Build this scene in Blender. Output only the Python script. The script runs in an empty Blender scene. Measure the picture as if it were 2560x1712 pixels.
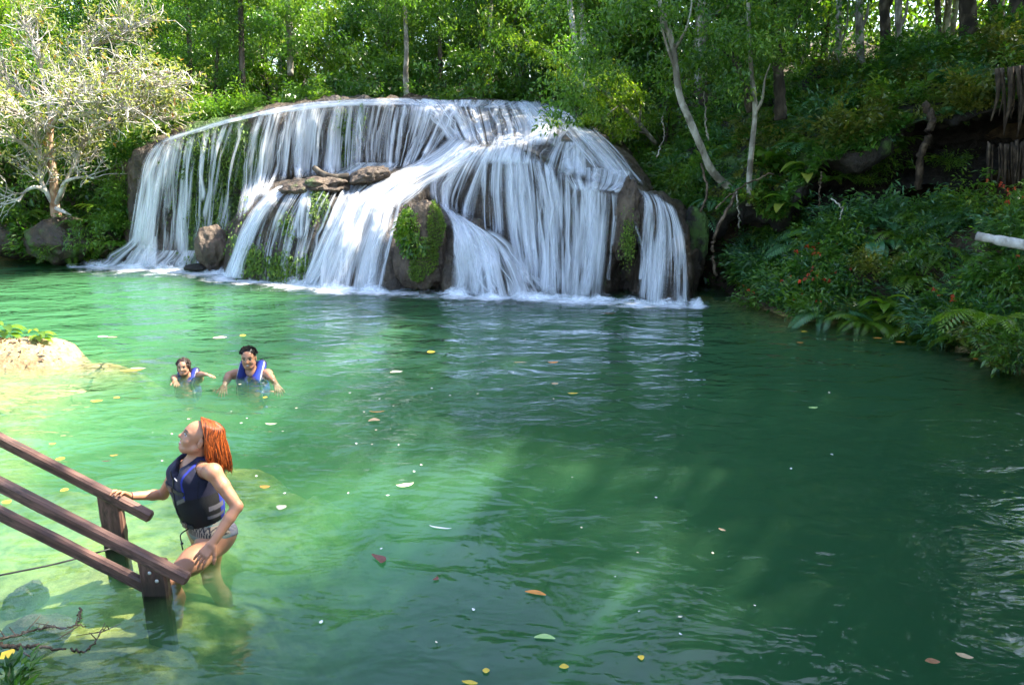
import bpy, math, random
import numpy as np
from mathutils import Vector, Matrix

# ------------------------------------------------------------------ camera, sky, sun, exposure
scene = bpy.context.scene
COL = scene.collection
FPX, CAMH = 1900.0, 2.54
PITCH = math.atan((856 - 360) / FPX)
cam_d = bpy.data.cameras.new("camera")
cam_d.sensor_width = 36.0
cam_d.lens = 36.0 * FPX / 2560.0
cam_d.clip_start = 0.05
cam_d.clip_end = 400.0
cam = bpy.data.objects.new("camera", cam_d)
cam.location = (0, 0, CAMH)
cam.rotation_euler = (math.pi / 2 - PITCH, 0, 0)
COL.objects.link(cam)
scene.camera = cam

SUN_DIR = np.array([0.62, 0.20, 0.78]); SUN_DIR /= np.linalg.norm(SUN_DIR)
SUN_ELEV = math.asin(SUN_DIR[2])
SUN_AZ = math.atan2(SUN_DIR[0], SUN_DIR[1])        # clockwise from +Y
world = bpy.data.worlds.new("World")
scene.world = world
world.use_nodes = True
wn = world.node_tree.nodes; wl = world.node_tree.links
wn.clear()
w_out = wn.new("ShaderNodeOutputWorld"); w_bg = wn.new("ShaderNodeBackground"); w_sky = wn.new("ShaderNodeTexSky")
w_sky.sky_type = 'NISHITA'; w_sky.sun_disc = False
w_sky.sun_elevation = SUN_ELEV; w_sky.sun_rotation = SUN_AZ
w_sky.air_density = 1.0; w_sky.dust_density = 1.5; w_sky.ozone_density = 1.0
w_bg.inputs['Strength'].default_value = 0.15
wl.new(w_sky.outputs[0], w_bg.inputs[0]); wl.new(w_bg.outputs[0], w_out.inputs[0])

sun_d = bpy.data.lights.new("sun", 'SUN')
sun_d.energy = 5.0; sun_d.angle = math.radians(0.55); sun_d.color = (1.0, 0.93, 0.80)
sun = bpy.data.objects.new("sun", sun_d)
sun.rotation_euler = Vector(SUN_DIR).to_track_quat('Z', 'Y').to_euler()
sun.location = (10, 10, 30)
COL.objects.link(sun)

scene.view_settings.view_transform = 'Standard'
scene.view_settings.look = 'None'
scene.view_settings.exposure = 2.25
scene.view_settings.gamma = 1.0
scene.view_settings.use_curve_mapping = False
scene.render.engine = 'CYCLES'
cy = scene.cycles
cy.max_bounces = 7; cy.diffuse_bounces = 3; cy.glossy_bounces = 3; cy.transmission_bounces = 5
cy.transparent_max_bounces = 40; cy.volume_bounces = 2
cy.caustics_reflective = False; cy.caustics_refractive = False
cy.sample_clamp_indirect = 6.0
cy.use_adaptive_sampling = True; cy.adaptive_threshold = 0.02
try:
    cy.use_denoising = True; cy.denoiser = 'OPENIMAGEDENOISE'
    cy.denoising_prefilter = 'ACCURATE'
except Exception:
    pass

# ------------------------------------------------------------------ helpers
_c, _s = math.cos(PITCH), math.sin(PITCH)
def _ray(px, py):
    V = (856 - py) / FPX; U = (px - 1280) / FPX
    return np.array([U, _c + V * _s, -_s + V * _c])
def W(px, py, Y):
    d = _ray(px, py); return np.array([0, 0, CAMH]) + d * (Y / d[1])
def G(px, py, z=0.0):
    d = _ray(px, py); return np.array([0, 0, CAMH]) + d * ((z - CAMH) / d[2])
def Wv(px, py, Y):
    px = np.asarray(px, float); py = np.asarray(py, float); Y = np.asarray(Y, float)
    V = (856 - py) / FPX; U = (px - 1280) / FPX
    dy = _c + V * _s; dz = -_s + V * _c
    t = Y / dy
    return np.stack([U * t, Y, CAMH + dz * t], -1)
def PX(P):
    P = np.asarray(P, float); q = P - np.array([0, 0, CAMH])
    dep = q[..., 1] * _c - q[..., 2] * _s; up = q[..., 1] * _s + q[..., 2] * _c
    return 1280 + FPX * q[..., 0] / dep, 856 - FPX * up / dep
def nrm(v):
    v = np.asarray(v, float); return v / (np.linalg.norm(v, axis=-1, keepdims=True) + 1e-9)
def sstep(a, b, x):
    t = np.clip((x - a) / (b - a), 0, 1); return t * t * (3 - 2 * t)

_HR = np.random.default_rng(7).random(65536).astype(np.float32)
def _h3(i, j, k, seed):
    n = (i * 73856093) ^ (j * 19349663) ^ (k * 83492791) ^ (seed * 2654435)
    return _HR[(n ^ (n >> 13)) & 65535]
def vnoise(P, seed=0):
    P = np.asarray(P, float); i = np.floor(P).astype(np.int64); f = P - i; f = f * f * (3 - 2 * f)
    r = 0
    for a in (0, 1):
        for b in (0, 1):
            for c in (0, 1):
                w = (f[..., 0] if a else 1 - f[..., 0]) * (f[..., 1] if b else 1 - f[..., 1]) * (f[..., 2] if c else 1 - f[..., 2])
                r = r + w * _h3(i[..., 0] + a, i[..., 1] + b, i[..., 2] + c, seed)
    return r * 2 - 1
def fbm(P, oct=4, seed=0, gain=0.5):
    P = np.asarray(P, float); r = 0; a = 1.0
    for o in range(oct):
        r = r + a * vnoise(P * (2 ** o), seed + o * 17); a *= gain
    return r

class MB:
    """collects vertices and quads / triangles with per-vertex float attributes; one mesh object per MB"""
    def __init__(self): self.V = []; self.F4 = []; self.F3 = []; self.A = {}; self.n = 0
    def add(self, V, F4=None, F3=None, **attrs):
        V = np.asarray(V, np.float32).reshape(-1, 3); m = len(V)
        for k in attrs:
            if k not in self.A: self.A[k] = [np.zeros(self.n, np.float32)] if self.n else []
        for k in self.A:
            a = attrs.get(k, 0.0)
            self.A[k].append(np.broadcast_to(np.asarray(a, np.float32), (m,)).copy())
        self.V.append(V)
        if F4 is not None and len(F4): self.F4.append(np.asarray(F4, np.int32).reshape(-1, 4) + self.n)
        if F3 is not None and len(F3): self.F3.append(np.asarray(F3, np.int32).reshape(-1, 3) + self.n)
        self.n += m
    def mesh(self, name, mat=None, smooth=True):
        V = np.concatenate(self.V) if self.V else np.zeros((0, 3), np.float32)
        F4 = np.concatenate(self.F4) if self.F4 else np.zeros((0, 4), np.int32)
        F3 = np.concatenate(self.F3) if self.F3 else np.zeros((0, 3), np.int32)
        me = bpy.data.meshes.new(name)
        me.vertices.add(len(V)); me.vertices.foreach_set("co", V.ravel())
        nl = F4.size + F3.size; npo = len(F4) + len(F3)
        me.loops.add(nl); me.polygons.add(npo)
        me.loops.foreach_set("vertex_index", np.concatenate([F4.ravel(), F3.ravel()]).astype(np.int32))
        st = np.concatenate([np.arange(len(F4)) * 4, F4.size + np.arange(len(F3)) * 3]).astype(np.int32)
        me.polygons.foreach_set("loop_start", st)
        me.polygons.foreach_set("use_smooth", np.full(npo, smooth, bool))
        for k, v in self.A.items():
            at = me.attributes.new(k, 'FLOAT', 'POINT'); at.data.foreach_set("value", np.concatenate(v).astype(np.float32))
        me.update(calc_edges=True); me.validate()
        if mat: me.materials.append(mat)
        return me
    def build(self, name, mat=None, parent=None, smooth=True, loc=None):
        return link(name, self.mesh(name, mat, smooth), parent, loc)
def link(name, me, parent=None, loc=None):
    o = bpy.data.objects.new(name, me); COL.objects.link(o)
    if parent is not None: o.parent = parent
    if loc is not None: o.location = loc
    return o
def empty(name, loc=(0, 0, 0), rz=0.0):
    o = bpy.data.objects.new(name, None); COL.objects.link(o); o.location = loc; o.rotation_euler = (0, 0, rz)
    o.empty_display_size = 0.2
    return o
def tag(o, label=None, cat=None, group=None, kind=None):
    if label: o["label"] = label
    if cat: o["category"] = cat
    if group: o["group"] = group
    if kind: o["kind"] = kind
    return o
def at_origin(parent, V):
    return np.asarray(V, float) - np.array(parent.location)
ORD = "first second third fourth fifth sixth seventh eighth ninth tenth eleventh twelfth thirteenth fourteenth fifteenth sixteenth seventeenth eighteenth nineteenth twentieth".split()
def ordinal(i):
    if i < 20: return ORD[i]
    tens = ["twenty", "thirty", "forty", "fifty", "sixty", "seventy", "eighty", "ninety"][(i + 1) // 10 - 2]
    r = (i + 1) % 10
    if r == 0: return tens[:-1] + "ieth"
    return tens + "-" + ORD[r - 1]

def grid_faces(n, m):
    i, j = np.meshgrid(np.arange(n - 1), np.arange(m - 1), indexing='ij')
    a = i * m + j
    return np.stack([a, a + 1, a + m + 1, a + m], -1).reshape(-1, 4)
def tube(mb, pts, rad, sides=7, cap=True, **attrs):
    P = np.asarray(pts, float); n = len(P); r = np.broadcast_to(np.asarray(rad, float), (n,))
    T = np.gradient(P, axis=0); T = nrm(T)
    ref = np.array([0.31, 0.87, 0.21]) if abs(T[0][2]) > 0.8 else np.array([0, 0, 1.0])
    U = nrm(np.cross(T, ref)); Vv = nrm(np.cross(T, U))
    a = np.linspace(0, 2 * math.pi, sides, endpoint=False)
    V = P[:, None] + r[:, None, None] * (U[:, None] * np.cos(a)[None, :, None] + Vv[:, None] * np.sin(a)[None, :, None])
    i, j = np.meshgrid(np.arange(n - 1), np.arange(sides), indexing='ij')
    j2 = (j + 1) % sides
    F = np.stack([i * sides + j, i * sides + j2, (i + 1) * sides + j2, (i + 1) * sides + j], -1).reshape(-1, 4)
    VV = V.reshape(-1, 3); F3 = []
    if cap:
        VV = np.concatenate([VV, P[:1], P[-1:]]); b = n * sides
        for k in range(sides):
            k2 = (k + 1) % sides
            F3.append([b, k2, k]); F3.append([b + 1, (n - 1) * sides + k, (n - 1) * sides + k2])
    mb.add(VV, F, F3, **attrs)
def spline(pts, n):
    """Catmull-Rom through pts (any dimension), n samples"""
    P = np.asarray(pts, float); m = len(P)
    if m == 1: return np.repeat(P, n, 0)
    Q = np.concatenate([[2 * P[0] - P[1]], P, [2 * P[-1] - P[-2]]])
    t = np.linspace(0, m - 1 - 1e-9, n); i = np.floor(t).astype(int); f = (t - i)[:, None]
    p0, p1, p2, p3 = Q[i], Q[i + 1], Q[i + 2], Q[i + 3]
    return 0.5 * (2 * p1 + (p2 - p0) * f + (2 * p0 - 5 * p1 + 4 * p2 - p3) * f ** 2 + (3 * p1 - p0 - 3 * p2 + p3) * f ** 3)
def polyl(pts, n):
    P = np.asarray(pts, float); d = np.concatenate([[0], np.cumsum(np.linalg.norm(np.diff(P[:, :2], axis=0), axis=1))])
    t = np.linspace(0, d[-1], n)
    return np.stack([np.interp(t, d, P[:, k]) for k in range(P.shape[1])], -1)
def box(mb, c, ax, half, bev=0.0, **attrs):
    """box with axes ax (3x3 rows), half sizes; optional bevel on the long edges"""
    ax = np.asarray(ax, float); c = np.asarray(c, float); h = np.asarray(half, float)
    if bev <= 0:
        s = np.array([[x, y, z] for x in (-1, 1) for y in (-1, 1) for z in (-1, 1)], float)
        V = c + (s * h) @ ax
        F = [[0, 1, 3, 2], [4, 6, 7, 5], [0, 4, 5, 1], [2, 3, 7, 6], [0, 2, 6, 4], [1, 5, 7, 3]]
        mb.add(V, F, **attrs); return
    b = bev; yz = []
    for sy, sz in ((1, 1), (-1, 1), (-1, -1), (1, -1)):
        p = [(sy * h[1], sz * (h[2] - b)), (sy * (h[1] - b), sz * h[2])]
        if sy * sz < 0: p.reverse()
        yz += p
    yz = np.array(yz); k = len(yz)
    xs = [(-h[0], 1 - b / min(h[1], h[2])), (-h[0] + b, 1), (h[0] - b, 1), (h[0], 1 - b / min(h[1], h[2]))]
    V = np.concatenate([np.concatenate([np.full((k, 1), x), yz * sc], 1) for x, sc in xs])
    F = []
    for i in range(3):
        for j in range(k): F.append([i * k + j, i * k + (j + 1) % k, (i + 1) * k + (j + 1) % k, (i + 1) * k + j])
    V = np.concatenate([V, [[-h[0], 0, 0], [h[0], 0, 0]]]); F3 = []
    for j in range(k):
        F3.append([4 * k, (j + 1) % k, j]); F3.append([4 * k + 1, 3 * k + j, 3 * k + (j + 1) % k])
    mb.add(c + V @ ax, F, F3, **attrs)

# ---- shader helpers
class NT:
    def __init__(self, name, disp=False):
        self.m = bpy.data.materials.new(name); self.m.use_nodes = True
        self.t = self.m.node_tree; self.t.nodes.clear()
        self.out = self.n("ShaderNodeOutputMaterial")
    def n(self, typ, **kw):
        nd = self.t.nodes.new(typ)
        for k, v in kw.items(): setattr(nd, k, v)
        return nd
    def l(self, a, b): self.t.links.new(a, b)
    def set(self, nd, sock, v):
        s = nd.inputs[sock]
        if isinstance(v, bpy.types.NodeSocket): self.l(v, s)
        else: s.default_value = v
    def attr(self, name): return self.n("ShaderNodeAttribute", attribute_name=name).outputs['Fac']
    def obj(self): return self.n("ShaderNodeTexCoord").outputs['Object']
    def pos(self): return self.n("ShaderNodeNewGeometry").outputs['Position']
    def noise(self, vec, scale, detail=3, rough=0.5, sc3=None, dist=0.0):
        if sc3 is not None:
            mp = self.n("ShaderNodeMapping"); self.l(vec, mp.inputs[0]); mp.inputs['Scale'].default_value = sc3; vec = mp.outputs[0]
        nd = self.n("ShaderNodeTexNoise"); self.l(vec, nd.inputs['Vector'])
        nd.inputs['Scale'].default_value = scale; nd.inputs['Detail'].default_value = detail
        nd.inputs['Roughness'].default_value = rough; nd.inputs['Distortion'].default_value = dist
        return nd.outputs['Fac']
    def ramp(self, fac, stops, interp='LINEAR'):
        nd = self.n("ShaderNodeValToRGB"); self.l(fac, nd.inputs[0]); cr = nd.color_ramp; cr.interpolation = interp
        while len(cr.elements) < len(stops): cr.elements.new(0.5)
        for e, (p, c) in zip(cr.elements, stops):
            e.position = p; e.color = (c, c, c, 1) if isinstance(c, (int, float)) else (*c, 1)
        return nd.outputs[0]
    def math(self, op, a, b=None, clamp=False):
        nd = self.n("ShaderNodeMath", operation=op, use_clamp=clamp); self.set(nd, 0, a)
        if b is not None: self.set(nd, 1, b)
        return nd.outputs[0]
    def mix(self, fac, a, b, mode='MIX'):
        nd = self.n("ShaderNodeMix", data_type='RGBA', blend_type=mode)
        for s, v in ((nd.inputs[0], fac), (nd.inputs[6], a), (nd.inputs[7], b)):
            if isinstance(v, bpy.types.NodeSocket): self.l(v, s)
            elif isinstance(v, (tuple, list)): s.default_value = (*v, 1)
            else: s.default_value = v
        return nd.outputs[2]
    def bump(self, h, strength=0.4, dist=0.05):
        nd = self.n("ShaderNodeBump"); self.l(h, nd.inputs['Height']); nd.inputs['Strength'].default_value = strength; nd.inputs['Distance'].default_value = dist
        return nd.outputs[0]
    def bsdf(self, color, rough=0.6, normal=None, spec=0.5, **kw):
        nd = self.n("ShaderNodeBsdfPrincipled")
        if isinstance(color, bpy.types.NodeSocket): self.l(color, nd.inputs['Base Color'])
        else: nd.inputs['Base Color'].default_value = (*color, 1)
        self.set(nd, 'Roughness', rough)
        if normal is not None: self.l(normal, nd.inputs['Normal'])
        nd.inputs['Specular IOR Level'].default_value = spec
        for k, v in kw.items(): self.set(nd, k, v)
        return nd.outputs[0]
    def done(self, sh, vol=None):
        if sh is not None: self.l(sh, self.out.inputs['Surface'])
        if vol is not None: self.l(vol, self.out.inputs['Volume'])
        return self.m
def plain(name, color, rough=0.6, spec=0.5, var=0.25, scale=30.0, bump=0.2, bd=0.004, **kw):
    t = NT(name); o = t.obj(); f = t.noise(o, scale, 4, 0.6)
    c = t.mix(f, tuple(x * (1 - var) for x in color), tuple(min(1, x * (1 + var)) for x in color))
    return t.done(t.bsdf(c, rough, t.bump(f, bump, bd), spec, **kw))
# ------------------------------------------------------------------ materials
def leaf_mat(name, stops, trans=0.45, rough=0.30, spec=0.75, tint=(1.25, 1.35, 0.45)):
    t = NT(name)
    lc = t.attr('lc'); oi = t.n("ShaderNodeObjectInfo").outputs['Random']
    f = t.math('ADD', lc, t.math('MULTIPLY', t.math('SUBTRACT', oi, 0.5), 0.16), clamp=True)
    col = t.ramp(f, stops)
    p = t.bsdf(col, rough, None, spec)
    tr = t.n("ShaderNodeBsdfTranslucent"); t.l(t.mix(1.0, col, tint, 'MULTIPLY'), tr.inputs['Color'])
    mx = t.n("ShaderNodeMixShader"); mx.inputs[0].default_value = trans
    t.l(p, mx.inputs[1]); t.l(tr.outputs[0], mx.inputs[2])
    return t.done(mx.outputs[0])
M = {}
M['leaf_dark'] = leaf_mat('leaf_dark', [(0.0, (0.024, 0.075, 0.013)), (0.4, (0.057, 0.157, 0.025)), (0.75, (0.101, 0.231, 0.034)), (1.0, (0.223, 0.314, 0.045))], trans=0.5)
M['leaf_mid'] = leaf_mat('leaf_mid', [(0.0, (0.041, 0.102, 0.015)), (0.4, (0.091, 0.204, 0.027)), (0.8, (0.173, 0.298, 0.034)), (1.0, (0.345, 0.361, 0.049))], trans=0.5)
M['leaf_lime'] = leaf_mat('leaf_lime', [(0.0, (0.068, 0.152, 0.016)), (0.5, (0.152, 0.278, 0.024)), (1.0, (0.304, 0.380, 0.040))], trans=0.55)
M['leaf_blue'] = leaf_mat('leaf_blue', [(0.0, (0.033, 0.103, 0.042)), (0.5, (0.066, 0.189, 0.072)), (1.0, (0.132, 0.284, 0.108))], trans=0.35, rough=0.35)
M['leaf_olive'] = leaf_mat('leaf_olive', [(0.0, (0.060, 0.090, 0.018)), (0.5, (0.132, 0.168, 0.030)), (1.0, (0.264, 0.252, 0.048))], trans=0.4)
M['leaf_pale'] = leaf_mat('leaf_pale', [(0.0, (0.15, 0.20, 0.055)), (0.5, (0.29, 0.32, 0.10)), (0.85, (0.44, 0.42, 0.17)), (0.97, (0.45, 0.30, 0.07)), (1.0, (0.42, 0.18, 0.04))], trans=0.4)
M['moss'] = leaf_mat('moss', [(0.0, (0.04, 0.09, 0.006)), (0.5, (0.12, 0.22, 0.012)), (1.0, (0.24, 0.33, 0.03))], trans=0.25, rough=0.7)
M['litter'] = leaf_mat('litter', [(0.0, (0.05, 0.03, 0.018)), (0.5, (0.13, 0.075, 0.035)), (1.0, (0.24, 0.16, 0.07))], trans=0.15, rough=0.7)

def bark_mat(name, c0, c1, c2, scale=6.0):
    t = NT(name); o = t.obj()
    a = t.noise(o, scale, 5, 0.65, sc3=(1, 1, 0.35)); b = t.noise(o, scale * 0.6, 3, 0.5, sc3=(1, 1, 0.9))
    col = t.ramp(a, [(0.32, c0), (0.5, c1), (0.68, c2)])
    col = t.mix(t.ramp(b, [(0.47, 0.0), (0.56, 0.75)]), col, c0)
    return t.done(t.bsdf(col, 0.85, t.bump(a, 1.0, 0.03), 0.3))
M['bark_pale'] = bark_mat('bark_pale', (0.10, 0.085, 0.06), (0.34, 0.31, 0.24), (0.55, 0.52, 0.44))
M['bark_warm'] = bark_mat('bark_warm', (0.20, 0.10, 0.05), (0.45, 0.30, 0.19), (0.62, 0.50, 0.38))
M['bark_dark'] = bark_mat('bark_dark', (0.025, 0.02, 0.015), (0.085, 0.065, 0.045), (0.20, 0.17, 0.13))
M['twig'] = bark_mat('twig', (0.05, 0.035, 0.02), (0.16, 0.11, 0.07), (0.28, 0.21, 0.14), 14)
M['bark_white'] = bark_mat('bark_white', (0.26, 0.22, 0.18), (0.56, 0.52, 0.47), (0.72, 0.69, 0.64))
M['root'] = bark_mat('root', (0.02, 0.013, 0.008), (0.07, 0.048, 0.03), (0.13, 0.095, 0.06), 14)

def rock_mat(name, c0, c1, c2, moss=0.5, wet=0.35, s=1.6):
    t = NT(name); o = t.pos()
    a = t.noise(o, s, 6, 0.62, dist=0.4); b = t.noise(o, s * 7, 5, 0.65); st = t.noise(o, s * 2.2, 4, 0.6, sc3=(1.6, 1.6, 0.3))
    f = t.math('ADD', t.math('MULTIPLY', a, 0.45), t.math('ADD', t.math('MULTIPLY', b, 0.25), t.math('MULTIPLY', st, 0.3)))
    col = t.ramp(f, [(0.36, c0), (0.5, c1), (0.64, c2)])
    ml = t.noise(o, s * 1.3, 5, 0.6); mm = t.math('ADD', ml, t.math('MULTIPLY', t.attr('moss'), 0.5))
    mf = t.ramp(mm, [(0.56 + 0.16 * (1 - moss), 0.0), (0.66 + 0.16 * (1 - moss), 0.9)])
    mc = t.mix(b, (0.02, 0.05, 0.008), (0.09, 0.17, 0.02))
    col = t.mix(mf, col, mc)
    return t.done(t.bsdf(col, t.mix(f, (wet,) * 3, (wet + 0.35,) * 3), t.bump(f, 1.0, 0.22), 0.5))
M['rock_wet'] = rock_mat('rock_wet', (0.010, 0.007, 0.005), (0.045, 0.030, 0.018), (0.12, 0.085, 0.052))
M['rock_brown'] = rock_mat('rock_brown', (0.022, 0.015, 0.010), (0.075, 0.05, 0.032), (0.16, 0.115, 0.075), moss=0.35, wet=0.5)
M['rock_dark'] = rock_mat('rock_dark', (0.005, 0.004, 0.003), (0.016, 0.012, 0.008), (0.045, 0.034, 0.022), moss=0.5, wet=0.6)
M['rock_sub'] = rock_mat('rock_sub', (0.03, 0.022, 0.015), (0.10, 0.075, 0.05), (0.22, 0.17, 0.12), moss=0.3, wet=0.5, s=2.5)

# ground: soil with litter, sand by attribute
t = NT('ground'); o = t.pos()
a = t.noise(o, 0.9, 5, 0.6); b = t.noise(o, 9.0, 5, 0.65); d = t.noise(o, 40.0, 3, 0.6)
soil = t.ramp(t.math('ADD', t.math('MULTIPLY', a, 0.4), t.math('MULTIPLY', b, 0.6)), [(0.35, (0.018, 0.013, 0.008)), (0.5, (0.055, 0.038, 0.022)), (0.66, (0.12, 0.085, 0.05))])
sand = t.ramp(t.math('ADD', t.math('MULTIPLY', b, 0.6), t.math('MULTIPLY', d, 0.4)), [(0.33, (0.16, 0.10, 0.045)), (0.5, (0.30, 0.215, 0.11)), (0.65, (0.42, 0.33, 0.20))])
bed = t.ramp(b, [(0.35, (0.16, 0.12, 0.025)), (0.5, (0.42, 0.33, 0.08)), (0.65, (0.55, 0.44, 0.14))])
col = t.mix(t.attr('bed'), soil, bed); col = t.mix(t.attr('sand'), col, sand)
M['ground'] = t.done(t.bsdf(col, 0.85, t.bump(b, 0.5, 0.06), 0.3))

# water: clear wavy surface over a turbid green body
t = NT('water'); o = t.pos()
n1 = t.noise(o, 2.2, 3, 0.55, sc3=(0.75, 1.25, 1), dist=0.6)
n2 = t.noise(o, 0.9, 2, 0.5, sc3=(0.8, 1.3, 1), dist=0.3)
n3 = t.noise(o, 7.0, 2, 0.5, sc3=(0.8, 1.3, 1), dist=0.4)
h = t.math('ADD', t.math('ADD', t.math('MULTIPLY', n1, 0.55), t.math('MULTIPLY', n2, 0.9)), t.math('MULTIPLY', n3, 0.13))
rip = t.attr('ripple')
bp = t.n("ShaderNodeBump"); t.l(h, bp.inputs['Height']); bp.inputs['Strength'].default_value = 1.0
t.l(t.math('MULTIPLY', rip, 0.125), bp.inputs['Distance'])
fr = t.n("ShaderNodeFresnel"); fr.inputs['IOR'].default_value = 1.33; t.l(bp.outputs[0], fr.inputs['Normal'])
gl = t.n("ShaderNodeBsdfGlossy"); gl.inputs['Roughness'].default_value = 0.03; t.l(bp.outputs[0], gl.inputs['Normal'])
gl.inputs['Color'].default_value = (1, 1, 1, 1)
tp = t.n("ShaderNodeBsdfTransparent")
mx = t.n("ShaderNodeMixShader"); t.l(fr.outputs[0], mx.inputs[0]); t.l(tp.outputs[0], mx.inputs[1]); t.l(gl.outputs[0], mx.inputs[2])
vs = t.n("ShaderNodeVolumeScatter"); vs.inputs['Color'].default_value = (0.245, 0.53, 0.265, 1); vs.inputs['Density'].default_value = 1.15; vs.inputs['Anisotropy'].default_value = 0.0
va = t.n("ShaderNodeVolumeAbsorption"); va.inputs['Color'].default_value = (0.13, 0.57, 0.38, 1); va.inputs['Density'].default_value = 1.7
ad = t.n("ShaderNodeAddShader"); t.l(vs.outputs[0], ad.inputs[0]); t.l(va.outputs[0], ad.inputs[1])
M['water'] = t.done(mx.outputs[0], ad.outputs[0])

# falling water: white, streaked, partly see-through
t = NT('falling_water')
cu = t.n("ShaderNodeCombineXYZ"); t.l(t.attr('su'), cu.inputs[0]); t.l(t.attr('sv'), cu.inputs[1]); t.l(t.attr('ss'), cu.inputs[2])
s1 = t.noise(cu.outputs[0], 1.0, 3, 0.6, sc3=(11, 0.45, 1)); s2 = t.noise(cu.outputs[0], 1.0, 2, 0.5, sc3=(34, 1.0, 1)); s3 = t.noise(cu.outputs[0], 1.0, 2, 0.5, sc3=(3.4, 0.6, 1))
s = t.math('ADD', t.math('ADD', t.math('MULTIPLY', s1, 0.42), t.math('MULTIPLY', s2, 0.2)), t.math('MULTIPLY', s3, 0.38))
den = t.attr('dens')
al = t.math('ADD', t.math('MULTIPLY', t.math('SUBTRACT', s, 0.5), 8.5), t.math('SUBTRACT', t.math('MULTIPLY', den, 0.78), 0.30), clamp=True)
al = t.math('MULTIPLY', t.math('MULTIPLY', al, t.attr('edge')), 0.95)
df = t.n("ShaderNodeBsdfDiffuse"); df.inputs['Color'].default_value = (0.86, 0.88, 0.92, 1)
tl = t.n("ShaderNodeBsdfTranslucent"); tl.inputs['Color'].default_value = (0.86, 0.88, 0.92, 1)
m1 = t.n("ShaderNodeMixShader"); m1.inputs[0].default_value = 0.42; t.l(df.outputs[0], m1.inputs[1]); t.l(tl.outputs[0], m1.inputs[2])
tp = t.n("ShaderNodeBsdfTransparent")
m2 = t.n("ShaderNodeMixShader"); t.l(al, m2.inputs[0]); t.l(tp.outputs[0], m2.inputs[1]); t.l(m1.outputs[0], m2.inputs[2])
M['falls'] = t.done(m2.outputs[0])

# foam lying on the pool
t = NT('foam'); o = t.pos()
f1 = t.noise(o, 9.0, 6, 0.75, sc3=(0.7, 1.2, 1), dist=1.5); f2 = t.noise(o, 2.2, 3, 0.5, dist=0.8)
al = t.math('MULTIPLY', t.math('SUBTRACT', t.math('ADD', t.math('ADD', t.math('MULTIPLY', f1, 0.6), t.math('MULTIPLY', f2, 0.4)), t.math('MULTIPLY', t.attr('dens'), 0.42)), 0.66), 3.2, clamp=True)
df = t.n("ShaderNodeBsdfDiffuse"); df.inputs['Color'].default_value = (0.85, 0.88, 0.92, 1)
tp = t.n("ShaderNodeBsdfTransparent")
m2 = t.n("ShaderNodeMixShader"); t.l(t.math('MULTIPLY', al, 0.9), m2.inputs[0]); t.l(tp.outputs[0], m2.inputs[1]); t.l(df.outputs[0], m2.inputs[2])
M['foam'] = t.done(m2.outputs[0])

# weathered handrail timber (grain along local X), damp and dark towards the foot by attribute
t = NT('timber'); o = t.obj()
g = t.noise(o, 5.0, 5, 0.6, sc3=(0.6, 9, 9), dist=0.3); k = t.noise(o, 3.0, 3, 0.5, sc3=(0.8, 2, 2)); st = t.noise(o, 18.0, 4, 0.7, sc3=(0.25, 1, 1))
col = t.ramp(t.math('ADD', t.math('MULTIPLY', g, 0.6), t.math('MULTIPLY', k, 0.4)), [(0.34, (0.04, 0.017, 0.011)), (0.5, (0.11, 0.052, 0.035)), (0.66, (0.20, 0.105, 0.075))])
col = t.mix(t.ramp(st, [(0.50, 0.0), (0.64, 0.85)]), col, (0.03, 0.016, 0.01))
col = t.mix(t.math('MULTIPLY', t.attr('damp'), t.ramp(k, [(0.3, 1.0), (0.75, 0.75)])), col, (0.02, 0.012, 0.008))
M['timber'] = t.done(t.bsdf(col, 0.55, t.bump(g, 0.5, 0.01), 0.45))
M['bolt'] = plain('bolt', (0.6, 0.58, 0.52), 0.4, 0.5, Metallic=0.6)
M['wire'] = plain('wire', (0.03, 0.028, 0.025), 0.6)

# vertex coloured skin / cloth : colour attribute r,g,b floats
def vcol_mat(name, rough=0.5, spec=0.5, bscale=60, bump=0.15, bd=0.003, var=0.12, **kw):
    t = NT(name)
    c = t.n("ShaderNodeCombineColor"); t.l(t.attr('cr'), c.inputs[0]); t.l(t.attr('cg'), c.inputs[1]); t.l(t.attr('cb'), c.inputs[2])
    f = t.noise(t.obj(), bscale, 3, 0.6)
    col = t.mix(f, c.outputs[0], t.mix(1.0, c.outputs[0], (1 - var,) * 3, 'MULTIPLY'))
    return t.done(t.bsdf(col, rough, t.bump(f, bump, bd), spec, **kw))
M['skin'] = vcol_mat('skin', 0.45, 0.5, **{'Subsurface Weight': 0.12, 'Subsurface Scale': 0.02})
M['cloth'] = vcol_mat('cloth', 0.75, 0.3, 90, 0.3, 0.004, 0.25)
M['hair'] = vcol_mat('hair', 0.45, 0.3, 120, 0.25, 0.003, 0.35)
M['red_flower'] = leaf_mat('red_flower', [(0, (0.5, 0.04, 0.02)), (1, (0.75, 0.12, 0.03))], trans=0.3, tint=(1, 1, 1))
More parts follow.
